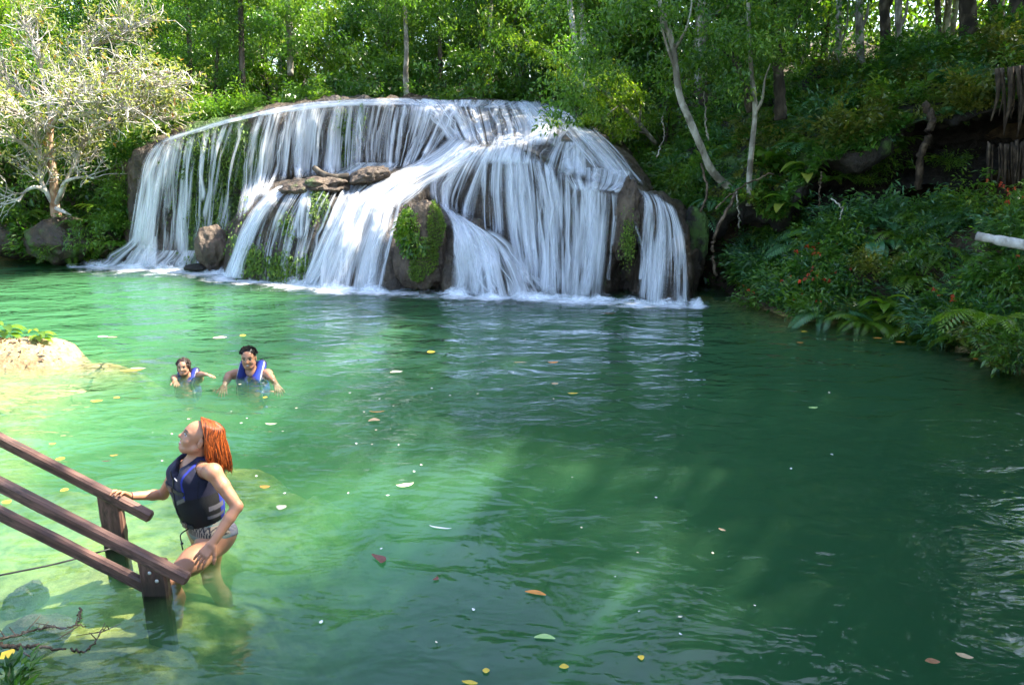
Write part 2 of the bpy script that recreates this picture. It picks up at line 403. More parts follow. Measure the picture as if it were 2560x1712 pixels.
# ------------------------------------------------------------------ terrain: one sheet, pool bed included
shore_px_right = [(2560, 935), (2420, 880), (2330, 850), (2300, 825), (2150, 815), (1990, 800), (1870, 765), (1830, 745), (1790, 735)]
falls_px = [(1740, 728), (1600, 722), (1400, 716), (1200, 706), (1000, 700), (800, 692), (600, 672), (480, 655), (330, 645), (250, 640)]
left_px = [(150, 638), (60, 640), (-60, 645), (-250, 660)]
poly = [(-7.5, 0.6), (-3, 0.6), (2.5, 1.2), (4.5, 2.6), (6.0, 3.4), (7.6, 4.8), (7.6, 6.2)]
poly += [tuple(G(*q)[:2]) for q in shore_px_right] + [tuple(G(*q)[:2]) for q in falls_px] + [tuple(G(*q)[:2]) for q in left_px]
poly += [(-13.5, 13.0), (-10.5, 10.5), (-8.6, 9.2), (-8.3, 7.5), (-8.5, 4.0)]
POLY = np.array(poly)
def sdist(x, y):
    """signed distance to the shoreline, negative inside the pool"""
    P = np.stack([x, y], -1); A = POLY; B = np.roll(POLY, -1, 0)
    d = np.full(x.shape, 1e9); ins = np.zeros(x.shape, bool)
    for a, b in zip(A, B):
        ab = b - a; t = np.clip(((P - a) @ ab) / (ab @ ab), 0, 1)
        d = np.minimum(d, np.linalg.norm(P - a - t[..., None] * ab, axis=-1))
        c = ((a[1] > P[..., 1]) != (b[1] > P[..., 1])) & (P[..., 0] < (b[0] - a[0]) * (P[..., 1] - a[1]) / (b[1] - a[1] + 1e-12) + a[0])
        ins ^= c
    return np.where(ins, -d, d)
SB = G(10, 893); ST = G(250, 905)
def height(x, y):
    x = np.asarray(x, float); y = np.asarray(y, float)
    d = sdist(x, y)
    P3 = np.stack([x, y, x * 0], -1)
    n = fbm(P3 * 0.5, 4, 3); n2 = fbm(P3 * 1.6, 3, 9)
    # bed
    dm = 0.30 + 2.3 * sstep(-2.8, 0.4, x + 0.35 * n) * 1.0
    dm = np.maximum(dm, 2.4 * sstep(9.6, 11.5, y))
    dm = np.maximum(dm, 1.9 * sstep(-5.4, -3.4, x + 0.3 * n) * sstep(5.0, 8.0, y + 0.4 * n2))
    dm = np.where(y < 4.2, np.minimum(dm, 0.35 + 2.2 * sstep(-3.6, -1.0, x)), dm)
    depth = np.minimum(dm, 0.05 + 0.55 * np.maximum(-d, 0)) * (1 + 0.2 * n)
    bedz = -depth
    tongue = np.exp(-(((x - ST[0]) / 0.9) ** 2 + ((y - ST[1]) / 0.28) ** 2))
    bedz = bedz * (1 - 0.93 * tongue)
    shal = np.exp(-(((x + 5.9) / 1.2) ** 2 + ((y - 7.9) / 1.0) ** 2)); bedz = bedz * (1 - 0.75 * shal)
    # banks
    dd = np.maximum(d, 0)
    right = sstep(3.2, 3.9, x - 0.02 * y) * sstep(0.5, 3.0, y)
    mh = 0.55 + 0.45 * sstep(3.8, 6.3, x)
    mound = mh * (1.32 * sstep(0.0, 1.7, dd) - 0.6 * sstep(2.0, 3.0, dd))
    cliff = mound + 3.0 * sstep(4.0, 5.2, dd) + 0.13 * np.maximum(dd - 5.2, 0)
    gap = np.exp(-((x - 3.9) / 0.9) ** 2) * sstep(11.8, 12.6, y)            # dark gully beside the cascade
    cliffg = 0.15 * sstep(0, 0.3, dd) + 2.6 * sstep(0.5, 3.0, dd) + 0.9 * sstep(3, 5, dd) + 0.13 * np.maximum(dd - 5, 0)
    zr = cliff * (1 - gap) + cliffg * gap
    zb = np.clip((dd - 3.2) * 0.75, -0.2, 3.1) + 0.10 * np.maximum(dd - 8, 0)
    zl = 0.55 * sstep(0, 0.8, dd) + 0.9 * sstep(0.6, 3.0, dd) + 1.6 * sstep(2.0, 6, dd) + 0.10 * np.maximum(dd - 6, 0)
    left = 1 - sstep(-9.4, -7.6, x)
    zn = 0.9 * sstep(0, 1.2, dd)
    z = zb * (1 - left) + zl * left
    z = z * (1 - right) + zr * right
    near = 1 - sstep(1.0, 4.0, y); near = np.maximum(near, (1 - sstep(-8.4, -7.0, x)) * (1 - sstep(9.5, 12.5, y)))
    z = z * (1 - near) + zn * near
    z = z + (0.16 * n + 0.05 * n2) * sstep(0.2, 1.2, dd) + 0.35 * n * sstep(6, 12, dd)
    z = np.where(d < 0, bedz, z + 0.02)
    bar = 0.22 * np.exp(-(((x - SB[0]) / 0.85) ** 4 + ((y - SB[1]) / 0.42) ** 4)) * (1 + 0.3 * n2)
    bar2 = 0.24 * np.exp(-(((x + 7.6) / 0.9) ** 4 + ((y - SB[1] + .1) / 0.55) ** 4))
    e = np.maximum(bar, bar2)
    z = np.where(e > 0.03, np.maximum(z, z * (1 - np.minimum(1, e * 8)) + e * 1.0 - 0.03), z)
    return z
gx = np.concatenate([np.linspace(-60, -14, 40, endpoint=False), np.linspace(-14, 14, 225), np.linspace(14.4, 60, 40)])
gy = np.concatenate([np.linspace(-12, 0, 16, endpoint=False), np.linspace(0, 22, 177), np.linspace(22.5, 90, 60)])
X, Y = np.meshgrid(gx, gy, indexing='ij')
Z = height(X, Y); D = sdist(X, Y)
sandm = np.exp(-(((X - SB[0]) / 1.5) ** 4 + ((Y - SB[1]) / 0.85) ** 4)) + 0.8 * np.exp(-(((X + 5.6) / 1.8) ** 2 + ((Y - 7.7) / 1.2) ** 2))
sandm += 0.75 * np.exp(-(((X - 5.3) / 1.2) ** 2 + ((Y - 9.3) / 0.7) ** 2)) + 0.9 * np.exp(-(((X + 11) / 1.5) ** 2 + ((Y - 16.2) / 0.4) ** 2))
sandm += 0.55 * np.exp(-(((X + 4.2) / 1.3) ** 2 + ((Y - 5.8) / 1.3) ** 2))
sandm = np.clip(sandm, 0, 1)
mb = MB(); mb.add(np.stack([X, Y, Z], -1), grid_faces(len(gx), len(gy))[:, ::-1], bed=np.clip(sstep(0.1, -0.1, D).ravel() if False else 1 - sstep(-0.1, 0.15, D).ravel(), 0, 1), sand=sandm.ravel())
ground = mb.build('ground', M['ground']); tag(ground, 'earth banks and pale pool bed around the green water', 'ground', kind='structure')

# ------------------------------------------------------------------ water body (closed box, green volume)
wx = np.linspace(-16, 14, 91); wy = np.linspace(-3, 20.5, 81)
WX, WY = np.meshgrid(wx, wy, indexing='ij')
rip = 0.35 + 0.75 * sstep(4.5, 9.5, WY) - 0.1 * sstep(13, 16, WY)
rip = rip * (0.75 + 0.5 * (0.5 + 0.5 * vnoise(np.stack([WX * 0.4, WY * 0.4, WX * 0], -1), 5)))
mb = MB(); nW = WX.size
mb.add(np.stack([WX, WY, WX * 0], -1), grid_faces(91, 81)[:, ::-1], ripple=rip.ravel())
x0, x1, y0, y1 = -16, 14, -3, 20.5; zb_ = -4.0
edge_b = [(i * 81) for i in range(91)]; edge_t = [(i * 81 + 80) for i in range(91)]
bverts = [(x0, y0, zb_), (x1, y0, zb_), (x1, y1, zb_), (x0, y1, zb_)]
mb.add(bverts, [[0, 3, 2, 1]])
# side walls
def side(ids, p, q):
    base = mb.n; V = np.concatenate([np.stack([WX.ravel()[ids], WY.ravel()[ids], np.zeros(len(ids))], -1), np.stack([WX.ravel()[ids], WY.ravel()[ids], np.full(len(ids), zb_)], -1)])
    k = len(ids); F = [[i, i + k, i + 1 + k, i + 1] for i in range(k - 1)]
    mb.add(V, F if p else [f[::-1] for f in F])
side(edge_b, True, 0); side(edge_t, False, 0)
side(list(range(81)), False, 0); side([90 * 81 + j for j in range(81)], True, 0)
water = mb.build('water', M['water']); tag(water, 'emerald green turbid pool water below the cascade', 'water', kind='structure')
bm_fix = None
import bmesh
bm = bmesh.new(); bm.from_mesh(water.data); bmesh.ops.remove_doubles(bm, verts=bm.verts, dist=1e-4); bmesh.ops.recalc_face_normals(bm, faces=bm.faces); bm.to_mesh(water.data); bm.free()
# ------------------------------------------------------------------ cascade: tufa dome as a set of rounded ledges + water curtains
# each ledge: columns px -> rows (py, Y) from foot to back;  Y None = on the water plane a little below the surface
def yb(px, py, z=-0.25): return float(G(px, py)[1]) + 0.0
ledges = {
 'wall': dict(px=[292, 318, 345, 385, 450, 560, 700, 850, 1000, 1120, 1180],
   rows=[[(655, 17.6), (662, 16.5), (665, 16.35), (668, 16.3), (672, 16.3), (690, 16.4), (690, 16.7), (690, 17.0), (690, 17.1), (690, 17.2), (690, 17.3)],
         [(560, 17.6), (540, 16.45), (530, 16.3), (520, 16.3), (510, 16.45), (500, 16.6), (480, 16.9), (470, 17.1), (460, 17.2), (460, 17.2), (460, 17.3)],
         [(470, 17.8), (430, 16.5), (405, 16.25), (375, 16.2), (352, 16.25), (318, 16.4), (292, 16.6), (272, 16.8), (290, 16.9), (300, 17.0), (300, 17.1)],
         [(430, 18.2), (405, 16.9), (385, 16.6), (358, 16.55), (334, 16.6), (300, 16.8), (274, 17.0), (256, 17.3), (266, 17.4), (270, 17.8), (270, 18)],
         [(420, 19.0), (400, 18.2), (372, 18.0), (345, 18.0), (322, 18.2), (290, 18.6), (266, 19), (250, 19.5), (249, 19.8), (248, 20), (248, 20)],
         [(440, 20.0), (420, 20), (392, 20), (365, 20), (340, 20.5), (305, 21), (278, 21.5), (260, 22), (256, 23), (254, 23), (254, 23)]]),
 'front_dome': dict(px=[545, 575, 620, 680, 760, 830, 868, 890],
   rows=[[(695, 16.2), (702, 15.0), (706, 14.55), (712, 14.35), (716, 14.25), (718, 14.3), (718, 14.8), (715, 15.8)],
         [(660, 16.2), (630, 15.1), (610, 14.75), (600, 14.5), (600, 14.4), (605, 14.5), (610, 14.9), (620, 15.8)],
         [(650, 16.3), (590, 15.5), (535, 15.1), (500, 14.9), (485, 14.8), (490, 14.9), (510, 15.2), (540, 16)],
         [(645, 16.4), (570, 15.9), (505, 15.6), (470, 15.5), (455, 15.5), (458, 15.5), (480, 15.6), (500, 16)],
         [(640, 17), (560, 16.8), (500, 16.8), (462, 16.9), (448, 16.9), (450, 17), (470, 17), (490, 17)]]),
 'slope': dict(px=[770, 800, 850, 920, 990, 1050, 1090],
   rows=[[(715, 14.8), (722, 14.0), (727, 13.75), (730, 13.65), (732, 13.6), (732, 13.7), (732, 14.4)],
         [(640, 14.8), (610, 14.3), (600, 14.1), (595, 14.0), (590, 14.0), (590, 14.2), (590, 14.8)],
         [(580, 15.2), (530, 14.9), (500, 14.8), (490, 14.7), (480, 14.7), (490, 14.8), (500, 15.2)],
         [(550, 15.8), (490, 15.5), (462, 15.5), (452, 15.4), (440, 15.4), (440, 15.5), (450, 15.8)],
         [(540, 17), (470, 17), (446, 17), (436, 17), (424, 17), (420, 17), (430, 17)]]),
 'apron': dict(px=[1085, 1115, 1160, 1220, 1280, 1330, 1352],
   rows=[[(735, 14.2), (740, 13.35), (742, 13.1), (744, 13.0), (746, 12.95), (748, 13.0), (748, 13.6)],
         [(650, 14.2), (650, 13.5), (650, 13.3), (655, 13.15), (670, 13.1), (700, 13.15), (715, 13.7)],
         [(580, 14.3), (570, 13.9), (570, 13.7), (590, 13.5), (622, 13.4), (668, 13.35), (700, 13.8)],
         [(540, 14.6), (530, 14.4), (545, 14.3), (572, 14.1), (605, 14.0), (655, 13.8), (690, 14.0)],
         [(525, 16), (515, 16), (530, 15.6), (560, 15.4), (595, 15), (645, 14.6), (680, 14.5)]]),
 'high_step': dict(px=[1030, 1070, 1130, 1200, 1300, 1400, 1500, 1560, 1600, 1625],
   rows=[[(720, 15.2), (725, 14.9), (732, 14.3), (738, 13.7), (742, 13.35), (748, 13.2), (752, 13.15), (752, 13.7), (752, 13.6), (752, 14)],
         [(560, 15.6), (540, 15.3), (540, 14.8), (550, 14.2), (560, 13.7), (570, 13.4), (590, 13.2), (600, 13.4), (610, 13.3), (610, 13.8)],
         [(450, 16.2), (430, 15.9), (415, 15.4), (395, 14.5), (398, 14.1), (440, 13.7), (482, 13.2), (492, 13.1), (505, 13.05), (520, 13.6)],
         [(435, 16.6), (412, 16.3), (390, 16.0), (372, 15.2), (378, 14.9), (418, 14.3), (462, 13.6), (476, 13.5), (485, 13.4), (500, 13.9)],
         [(390, 17.2), (360, 17.0), (340, 16.9), (330, 16.5), (345, 15.9), (355, 15.3), (408, 14.4), (440, 14.0), (465, 13.8), (480, 14.2)],
         [(290, 18.3), (278, 18.2), (272, 18.3), (270, 18.4), (285, 17.8), (308, 17.0), (348, 16.0), (395, 15.0), (440, 14.4), (465, 14.8)],
         [(262, 19), (256, 19.2), (254, 19.4), (253, 19.8), (262, 19.6), (275, 19), (322, 17.4), (372, 16.2), (428, 15.2), (460, 15.4)],
         [(258, 23), (252, 23), (250, 23), (249, 23), (252, 22.5), (265, 21.5), (315, 19.5), (365, 18.2), (424, 17), (458, 16.8)]]),
 'mound': dict(px=[1330, 1360, 1400, 1450, 1480, 1500],
   rows=[[(450, 15.0), (455, 14.3), (462, 14.1), (465, 14.0), (462, 14.1), (460, 14.8)],
         [(420, 15.2), (415, 14.6), (415, 14.4), (420, 14.35), (425, 14.5), (430, 15)],
         [(395, 15.8), (372, 15.3), (362, 15.1), (365, 15.0), (385, 15.1), (405, 15.4)],
         [(385, 16.5), (358, 16.2), (348, 16.1), (352, 16), (372, 16), (395, 16)]]),
 'right_shoulder': dict(px=[1582, 1605, 1640, 1680, 1712, 1735, 1752],
   rows=[[(752, 13.4), (754, 12.75), (755, 12.55), (756, 12.5), (757, 12.55), (758, 12.8), (758, 13.5)],
         [(640, 13.5), (630, 12.8), (630, 12.6), (640, 12.55), (650, 12.6), (665, 12.85), (680, 13.5)],
         [(560, 13.6), (530, 13.0), (525, 12.8), (545, 12.75), (580, 12.8), (610, 13.0), (630, 13.6)],
         [(530, 13.9), (500, 13.4), (500, 13.2), (515, 13.15), (545, 13.2), (580, 13.4), (610, 13.8)],
         [(515, 15), (485, 14.8), (485, 14.6), (500, 14.5), (530, 14.5), (570, 14.6), (600, 14.8)]]),
}
def ledge_grid(L, nu=110, nv=150):
    px = np.array(L['px'], float); rows = np.array(L['rows'], float)          # K x C x 2
    K, C = rows.shape[:2]
    net = np.concatenate([np.broadcast_to(px, (K, C))[..., None], rows], -1)   # K,C,3
    U = np.stack([spline(net[k], nu) for k in range(K)])                       # K,nu,3
    Vv = np.stack([spline(U[:, i], nv) for i in range(nu)])                    # nu,nv,3
    return Vv
ZB_S = 4; ZB_W, ZB_H = 460, 200
ZB = np.full((ZB_W, ZB_H), 1e9)
dome = empty('waterfall_rock', (-2.0, 16.5, 0)); tag(dome, 'broad brown stepped tufa dome wrapped in the white cascade', 'rock')
for li, (nm, L) in enumerate(ledges.items()):
    g = ledge_grid(L, 130 if nm in ('wall', 'high_step') else 80, 150 if nm in ('wall', 'high_step') else 90)
    P = Wv(g[..., 0], g[..., 1], g[..., 2])
    # tufa draperies: vertical flutes + lumps, pushed along the view-facing normal
    du = np.gradient(P, axis=0); dv = np.gradient(P, axis=1); N = nrm(np.cross(du, dv)); N *= np.sign(-(N * (P - np.array([0, 0, CAMH]))).sum(-1))[..., None]
    fl = fbm(P * np.array([3.2, 3.2, 0.7]), 3, 11 + li); lu = fbm(P * 1.3, 4, 31 + li); fi = fbm(P * 6.0, 3, 51)
    amp = 0.6 if nm in ('high_step', 'mound') else 1.0
    P = P + N * (amp * (0.07 * fl + 0.10 * lu) + 0.03 * fi)[..., None]
    mossv = 0.0 * fl
    if nm == 'wall': mossv = sstep(440, 480, g[..., 0]) * (1 - sstep(640, 690, g[..., 0])) * 0.5
    if nm == 'front_dome': mossv = 0.05 + 0.2 * sstep(560, 640, g[..., 1])
    mb = MB(); mb.add(at_origin(dome, P), grid_faces(*g.shape[:2]), moss=mossv.ravel())
    mb.build('ledge', M['rock_wet'], dome)
    # coarse depth map of the rock, used to hang the curtains in front of it
    gd = ledge_grid(L, 360, 360)
    Q = Wv(gd[..., 0], gd[..., 1], gd[..., 2])
    gi = np.linspace(0, g.shape[0] - 1.001, 360); gj = np.linspace(0, g.shape[1] - 1.001, 360)
    i0 = gi.astype(int)[:, None]; j0 = gj.astype(int)[None]; fa = (gi % 1)[:, None, None]; fb = (gj % 1)[None, :, None]
    Q = P[i0, j0] * (1 - fa) * (1 - fb) + P[i0 + 1, j0] * fa * (1 - fb) + P[i0, j0 + 1] * (1 - fa) * fb + P[i0 + 1, j0 + 1] * fa * fb
    qx, qy = PX(Q)
    ix = np.clip((qx / ZB_S).round().astype(int), 0, ZB_W - 1); iy = np.clip((qy / ZB_S).round().astype(int), 0, ZB_H - 1)
    np.minimum.at(ZB, (ix.ravel(), iy.ravel()), Q[..., 1].ravel())
for _ in range(14):      # fill holes outwards
    h = ZB > 1e8
    if not h.any(): break
    pad = np.pad(np.where(h, np.nan, ZB), 1, constant_values=np.nan)
    nb = np.stack([pad[:-2, 1:-1], pad[2:, 1:-1], pad[1:-1, :-2], pad[1:-1, 2:]])
    with np.errstate(all='ignore'):
        import warnings; warnings.simplefilter('ignore')
        m = np.nanmean(nb, 0)
    ZB = np.where(h & ~np.isnan(m), m, ZB)
ZB = np.where(ZB > 1e8, np.nan, ZB)
def depth_at(px, py):
    x = np.clip(px / ZB_S, 0, ZB_W - 1.001); y = np.clip(py / ZB_S, 0, ZB_H - 1.001); i = x.astype(int); j = y.astype(int); a = x - i; b = y - j
    return ZB[i, j] * (1 - a) * (1 - b) + ZB[i + 1, j] * a * (1 - b) + ZB[i, j + 1] * (1 - a) * b + ZB[i + 1, j + 1] * a * b

falls = empty('waterfall', (-2.0, 15.0, 0)); tag(falls, 'wide silky white cascade spilling over the rounded rock into the pool', 'waterfall')
rngF = np.random.default_rng(21)
def strand_depth(px, py, off):
    """px,py: (..., n) along the fall from top to bottom"""
    d = depth_at(px, py)
    last = np.full(d.shape[:-1], 17.0)
    out = np.empty_like(d)
    for k in range(d.shape[-1]):
        v = d[..., k]; v = np.where(np.isnan(v), last, v)
        v = np.minimum(v, last) if k else v           # water only ever comes forward as it falls
        out[..., k] = v; last = v
    k = 5; pad = np.concatenate([out[..., :1]] * k + [out] + [out[..., -1:]] * k, -1); cs = np.cumsum(pad, -1)
    sm = (cs[..., 2 * k:] - np.concatenate([np.zeros(cs.shape[:-1] + (1,)), cs[..., :-2 * k - 1]], -1)) / (2 * k + 1)
    return np.minimum(sm, out + 0.02) - off
def curtain(L, R, dens, ribbons, fade_top=0.05, fade_bot=0.02, off=0.06, side=0.2, wig=0.012, layers=2, seed=0, rw=(0.018, 0.11)):
    rng = np.random.default_rng(1000 + seed); mb = MB(); ns = 64
    if max(L[-1][1], R[-1][1]) < 660: fade_bot = 0.2; fade_top = 0.08
    Lp = polyl(spline(L, 40), ns); Rp = polyl(spline(R, 40), ns)
    wpx = np.linalg.norm(Lp - Rp, axis=1).mean(); lenpx = np.abs(np.diff(Lp[:, 1])).sum() + 1
    for ly in range(layers):
        nt = max(6, int(wpx / 5)); tt = np.linspace(0, 1, nt)
        q = Lp[None] * (1 - tt)[:, None, None] + Rp[None] * tt[:, None, None]
        px, py = q[..., 0], q[..., 1]
        Yd = strand_depth(px, py, off + 0.07 * ly)
        P = Wv(px, py, Yd)
        P += (fbm(P * np.array([4, 4, 0.8]), 2, seed + ly)[..., None]) * np.array([0.0, 0.05, 0.0])
        wv = np.linspace(0, 1, ns)[None, :]
        de = dens * np.ones_like(px) * (1 - 0.25 * ly)
        ed = sstep(0, side, tt)[:, None] * sstep(0, side, 1 - tt)[:, None] * sstep(0, fade_top, wv + 1e-3) * sstep(0, fade_bot, 1 - wv + 1e-3)
        su = np.broadcast_to((tt * wpx / 135.0)[:, None], px.shape); sv = np.broadcast_to(wv * lenpx / 135.0, px.shape)
        mb.add(at_origin(falls, P), grid_faces(nt, ns), su=su.ravel(), sv=sv.ravel(), ss=float(seed * 3.1 + ly * 1.7), dens=de.ravel(), edge=ed.ravel())
    ncl = max(2, int(wpx / 22)); cen = rng.random(ncl)
    for _ in range(int(ribbons * 0.36)):
        t0 = float(np.clip(cen[rng.integers(ncl)] + 0.035 * rng.normal() * min(3.0, 60.0 / wpx), 0, 1)) if rng.random() < 0.75 else rng.random()
        a, b = 0.0, 1.0
        if rng.random() < 0.55: a = rng.random() * 0.5
        if rng.random() < 0.35: b = 0.55 + 0.45 * rng.random()
        w = np.linspace(a, b, 40); tw = np.clip(t0 + wig * 3 * np.interp(w, np.linspace(0, 1, 7), rng.normal(size=7)), 0, 1)
        l = np.stack([np.interp(w * (ns - 1), np.arange(ns), Lp[:, k]) for k in (0, 1)], -1); r = np.stack([np.interp(w * (ns - 1), np.arange(ns), Rp[:, k]) for k in (0, 1)], -1)
        q = l * (1 - tw)[:, None] + r * tw[:, None]
        Yd = strand_depth(q[:, 0], q[:, 1], off + 0.04 + 0.12 * rng.random())
        C = Wv(q[:, 0], q[:, 1], Yd)
        T = nrm(np.gradient(C, axis=0)); S = nrm(np.cross(T, np.array([0.15 * rng.normal(), -1, 0.25])))
        hw = rw[0] + (rw[1] - rw[0]) * rng.random() ** 2
        hw = hw * (0.45 + 0.55 * np.interp(w, [a, a + 0.25 * (b - a), b], [0.2, 0.8, 1.0]))
        V = np.stack([C - S * hw[:, None], C + np.array([0, -0.012, 0]), C + S * hw[:, None]], 1)
        ed = np.zeros((40, 3)); ed[:, 1] = 1; ed *= (sstep(0, 0.12, (w - a) / (b - a)) * sstep(0, 0.12, (b - w) / (b - a)))[:, None]
        su = np.array([t0 * 9, t0 * 9 + hw.mean(), t0 * 9 + 2 * hw.mean()])[None] * np.ones((40, 1)); sv = (w * lenpx / 135.0)[:, None] * np.ones((1, 3))
        mb.add(at_origin(falls, V.reshape(-1, 3)), grid_faces(40, 3), su=su.ravel(), sv=sv.ravel(), ss=float(seed) + 40 + rng.random() * 20, dens=0.42 + 0.5 * rng.random(), edge=ed.ravel())
    return mb.build('water_curtain', M['falls'], falls)
C_ = [
 # far left fall and its apron
 ([(392, 356), (360, 400), (345, 470), (332, 550), (318, 625)], [(448, 335), (425, 400), (410, 480), (400, 560), (395, 640)], 1.15, 40),
 ([(425, 346), (410, 420), (400, 520), (395, 650)], [(505, 326), (490, 380), (480, 500), (470, 655)], 0.72, 26),
 ([(345, 585), (315, 612), (280, 635), (236, 664)], [(402, 590), (410, 615), (415, 640), (425, 668)], 1.1, 30),
 ([(395, 625), (380, 640), (360, 655), (340, 668)], [(505, 625), (500, 640), (495, 655), (500, 674)], 0.9, 24),
 ([(492, 330), (488, 420), (486, 520), (478, 650)], [(632, 290), (610, 380), (590, 470), (565, 600)], 0.40, 14),
 ([(505, 325), (497, 420), (497, 520), (490, 640)], [(530, 318), (512, 400), (505, 500), (500, 640)], 0.75, 6),
 ([(560, 304), (540, 360), (530, 420), (520, 600)], [(590, 296), (570, 360), (545, 430), (525, 600)], 0.62, 5),
 # main upper curtains
 ([(640, 280), (615, 360), (606, 440), (592, 560)], [(730, 262), (708, 340), (694, 420), (660, 490)], 1.02, 42),
 ([(715, 272), (706, 330), (700, 390), (690, 460)], [(760, 264), (745, 320), (738, 390), (730, 450)], 0.62, 12),
 ([(748, 257), (736, 330), (734, 390), (733, 450)], [(838, 249), (818, 310), (808, 380), (800, 446)], 1.0, 40),
 ([(825, 258), (812, 320), (806, 380), (800, 446)], [(900, 254), (894, 310), (890, 380), (888, 440)], 0.50, 12),
 ([(896, 247), (891, 310), (890, 360), (890, 420)], [(990, 249), (970, 310), (960, 360), (955, 424)], 1.0, 38),
 ([(972, 258), (962, 310), (955, 370), (952, 424)], [(1025, 262), (1015, 310), (1005, 370), (1000, 424)], 0.62, 12),
 ([(1014, 252), (1004, 310), (995, 370), (985, 424)], [(1145, 262), (1110, 330), (1080, 380), (1050, 424)], 0.95, 46),
 ([(700, 268), (640, 284), (560, 302), (480, 328), (400, 352)], [(700, 276), (640, 292), (560, 312), (480, 338), (396, 366)], 0.8, 10),
 ([(1040, 244), (900, 248), (760, 258), (640, 280)], [(1045, 262), (900, 262), (760, 274), (640, 296)], 0.85, 10),
 # ledge pool behind the flat boulders
 ([(880, 405), (850, 425), (825, 440), (800, 452)], [(1010, 405), (990, 425), (960, 440), (930, 455)], 0.95, 24),
 # top sheet sliding over the crown of the dome
 ([(1040, 250), (1060, 275), (1090, 310), (1120, 350)], [(1230, 248), (1235, 280), (1240, 320), (1245, 372)], 0.95, 60),
 ([(1220, 248), (1230, 280), (1240, 320), (1245, 372)], [(1360, 252), (1400, 290), (1420, 320), (1400, 365)], 0.92, 60),
 ([(1340, 255), (1385, 290), (1420, 340), (1490, 425)], [(1415, 275), (1500, 335), (1560, 395), (1615, 465)], 0.92, 60),
 ([(900, 248), (920, 252), (950, 256), (980, 262)], [(1380, 250), (1370, 256), (1350, 264), (1300, 275)], 0.85, 30),
 # slide from the crown down to the left
 ([(1130, 330), (1080, 375), (1000, 420), (930, 455), (870, 510)], [(1215, 368), (1160, 410), (1090, 450), (1050, 480), (1000, 520)], 1.05, 60),
 ([(930, 445), (880, 490), (835, 580), (800, 660), (780, 722)], [(1060, 460), (1005, 500), (985, 570), (965, 650), (955, 732)], 1.05, 80),
 ([(868, 455), (838, 520), (805, 600), (756, 712)], [(915, 455), (875, 520), (845, 600), (800, 722)], 0.66, 20),
 ([(822, 588), (805, 620), (780, 670), (752, 712)], [(832, 590), (815, 640), (800, 690), (790, 722)], 0.85, 8),
 # slide from the crown to the front apron
 ([(1170, 345), (1120, 400), (1080, 460), (1085, 510)], [(1245, 370), (1215, 430), (1195, 500), (1180, 575)], 1.02, 60),
 ([(1090, 500), (1125, 560), (1128, 640), (1122, 735)], [(1185, 560), (1250, 600), (1300, 660), (1340, 745)], 1.0, 90),
 ([(1300, 680), (1310, 700), (1320, 720), (1330, 740)], [(1345, 690), (1370, 705), (1395, 722), (1410, 745)], 0.6, 12),
 # high step wall
 ([(1200, 385), (1196, 440), (1195, 500), (1200, 575)], [(1265, 380), (1262, 450), (1262, 520), (1265, 610)], 0.66, 16),
 ([(1255, 380), (1258, 460), (1264, 560), (1290, 690)], [(1345, 392), (1358, 480), (1366, 600), (1370, 744)], 0.86, 52),
 ([(1335, 390), (1350, 480), (1360, 600), (1362, 744)], [(1425, 440), (1428, 520), (1428, 620), (1426, 748)], 0.80, 40),
 ([(1418, 450), (1424, 540), (1420, 640), (1408, 748)], [(1530, 480), (1524, 560), (1516, 650), (1506, 750)], 0.98, 62),
 ([(1385, 352), (1360, 378), (1345, 405), (1335, 425)], [(1462, 352), (1478, 385), (1484, 420), (1486, 450)], 0.88, 30),
 ([(1395, 410), (1400, 440), (1415, 462), (1425, 480)], [(1590, 425), (1585, 445), (1570, 465), (1540, 480)], 0.90, 34),
 ([(1528, 480), (1532, 540), (1526, 600), (1514, 700)], [(1545, 482), (1540, 540), (1534, 600), (1524, 700)], 0.55, 3),
 ([(1235, 335), (1222, 362), (1208, 385), (1200, 410)], [(1352, 345), (1350, 368), (1348, 392), (1345, 420)], 1.05, 30),
 # right shoulder
 ([(1592, 468), (1612, 510), (1604, 600), (1592, 755)], [(1655, 490), (1668, 540), (1668, 640), (1660, 757)], 0.90, 40),
 ([(1640, 490), (1660, 540), (1664, 640), (1660, 757)], [(1690, 515), (1714, 590), (1724, 670), (1728, 757)], 0.62, 18),
 ([(1576, 545), (1590, 590), (1600, 640), (1596, 700)], [(1584, 545), (1600, 590), (1612, 640), (1606, 700)], 0.8, 4),
 # front dome: left skirt and thin threads
 ([(700, 462), (650, 495), (605, 560), (580, 630), (556, 692)], [(745, 465), (690, 505), (650, 570), (622, 640), (606, 700)], 1.05, 46),
 ([(690, 470), (650, 540), (630, 620), (618, 704)], [(850, 470), (815, 540), (790, 620), (770, 716)], 0.36, 16),
 ([(752, 462), (748, 500), (745, 540), (742, 600)], [(790, 462), (782, 500), (775, 540), (770, 600)], 0.72, 6),
 ([(862, 478), (872, 520), (858, 580), (846, 640)], [(885, 480), (892, 515), (880, 570), (862, 640)], 0.8, 6),
]
for i, c in enumerate(C_):
    curtain(c[0], c[1], c[2], int(c[3] * 1.4), seed=i * 7 + 1)
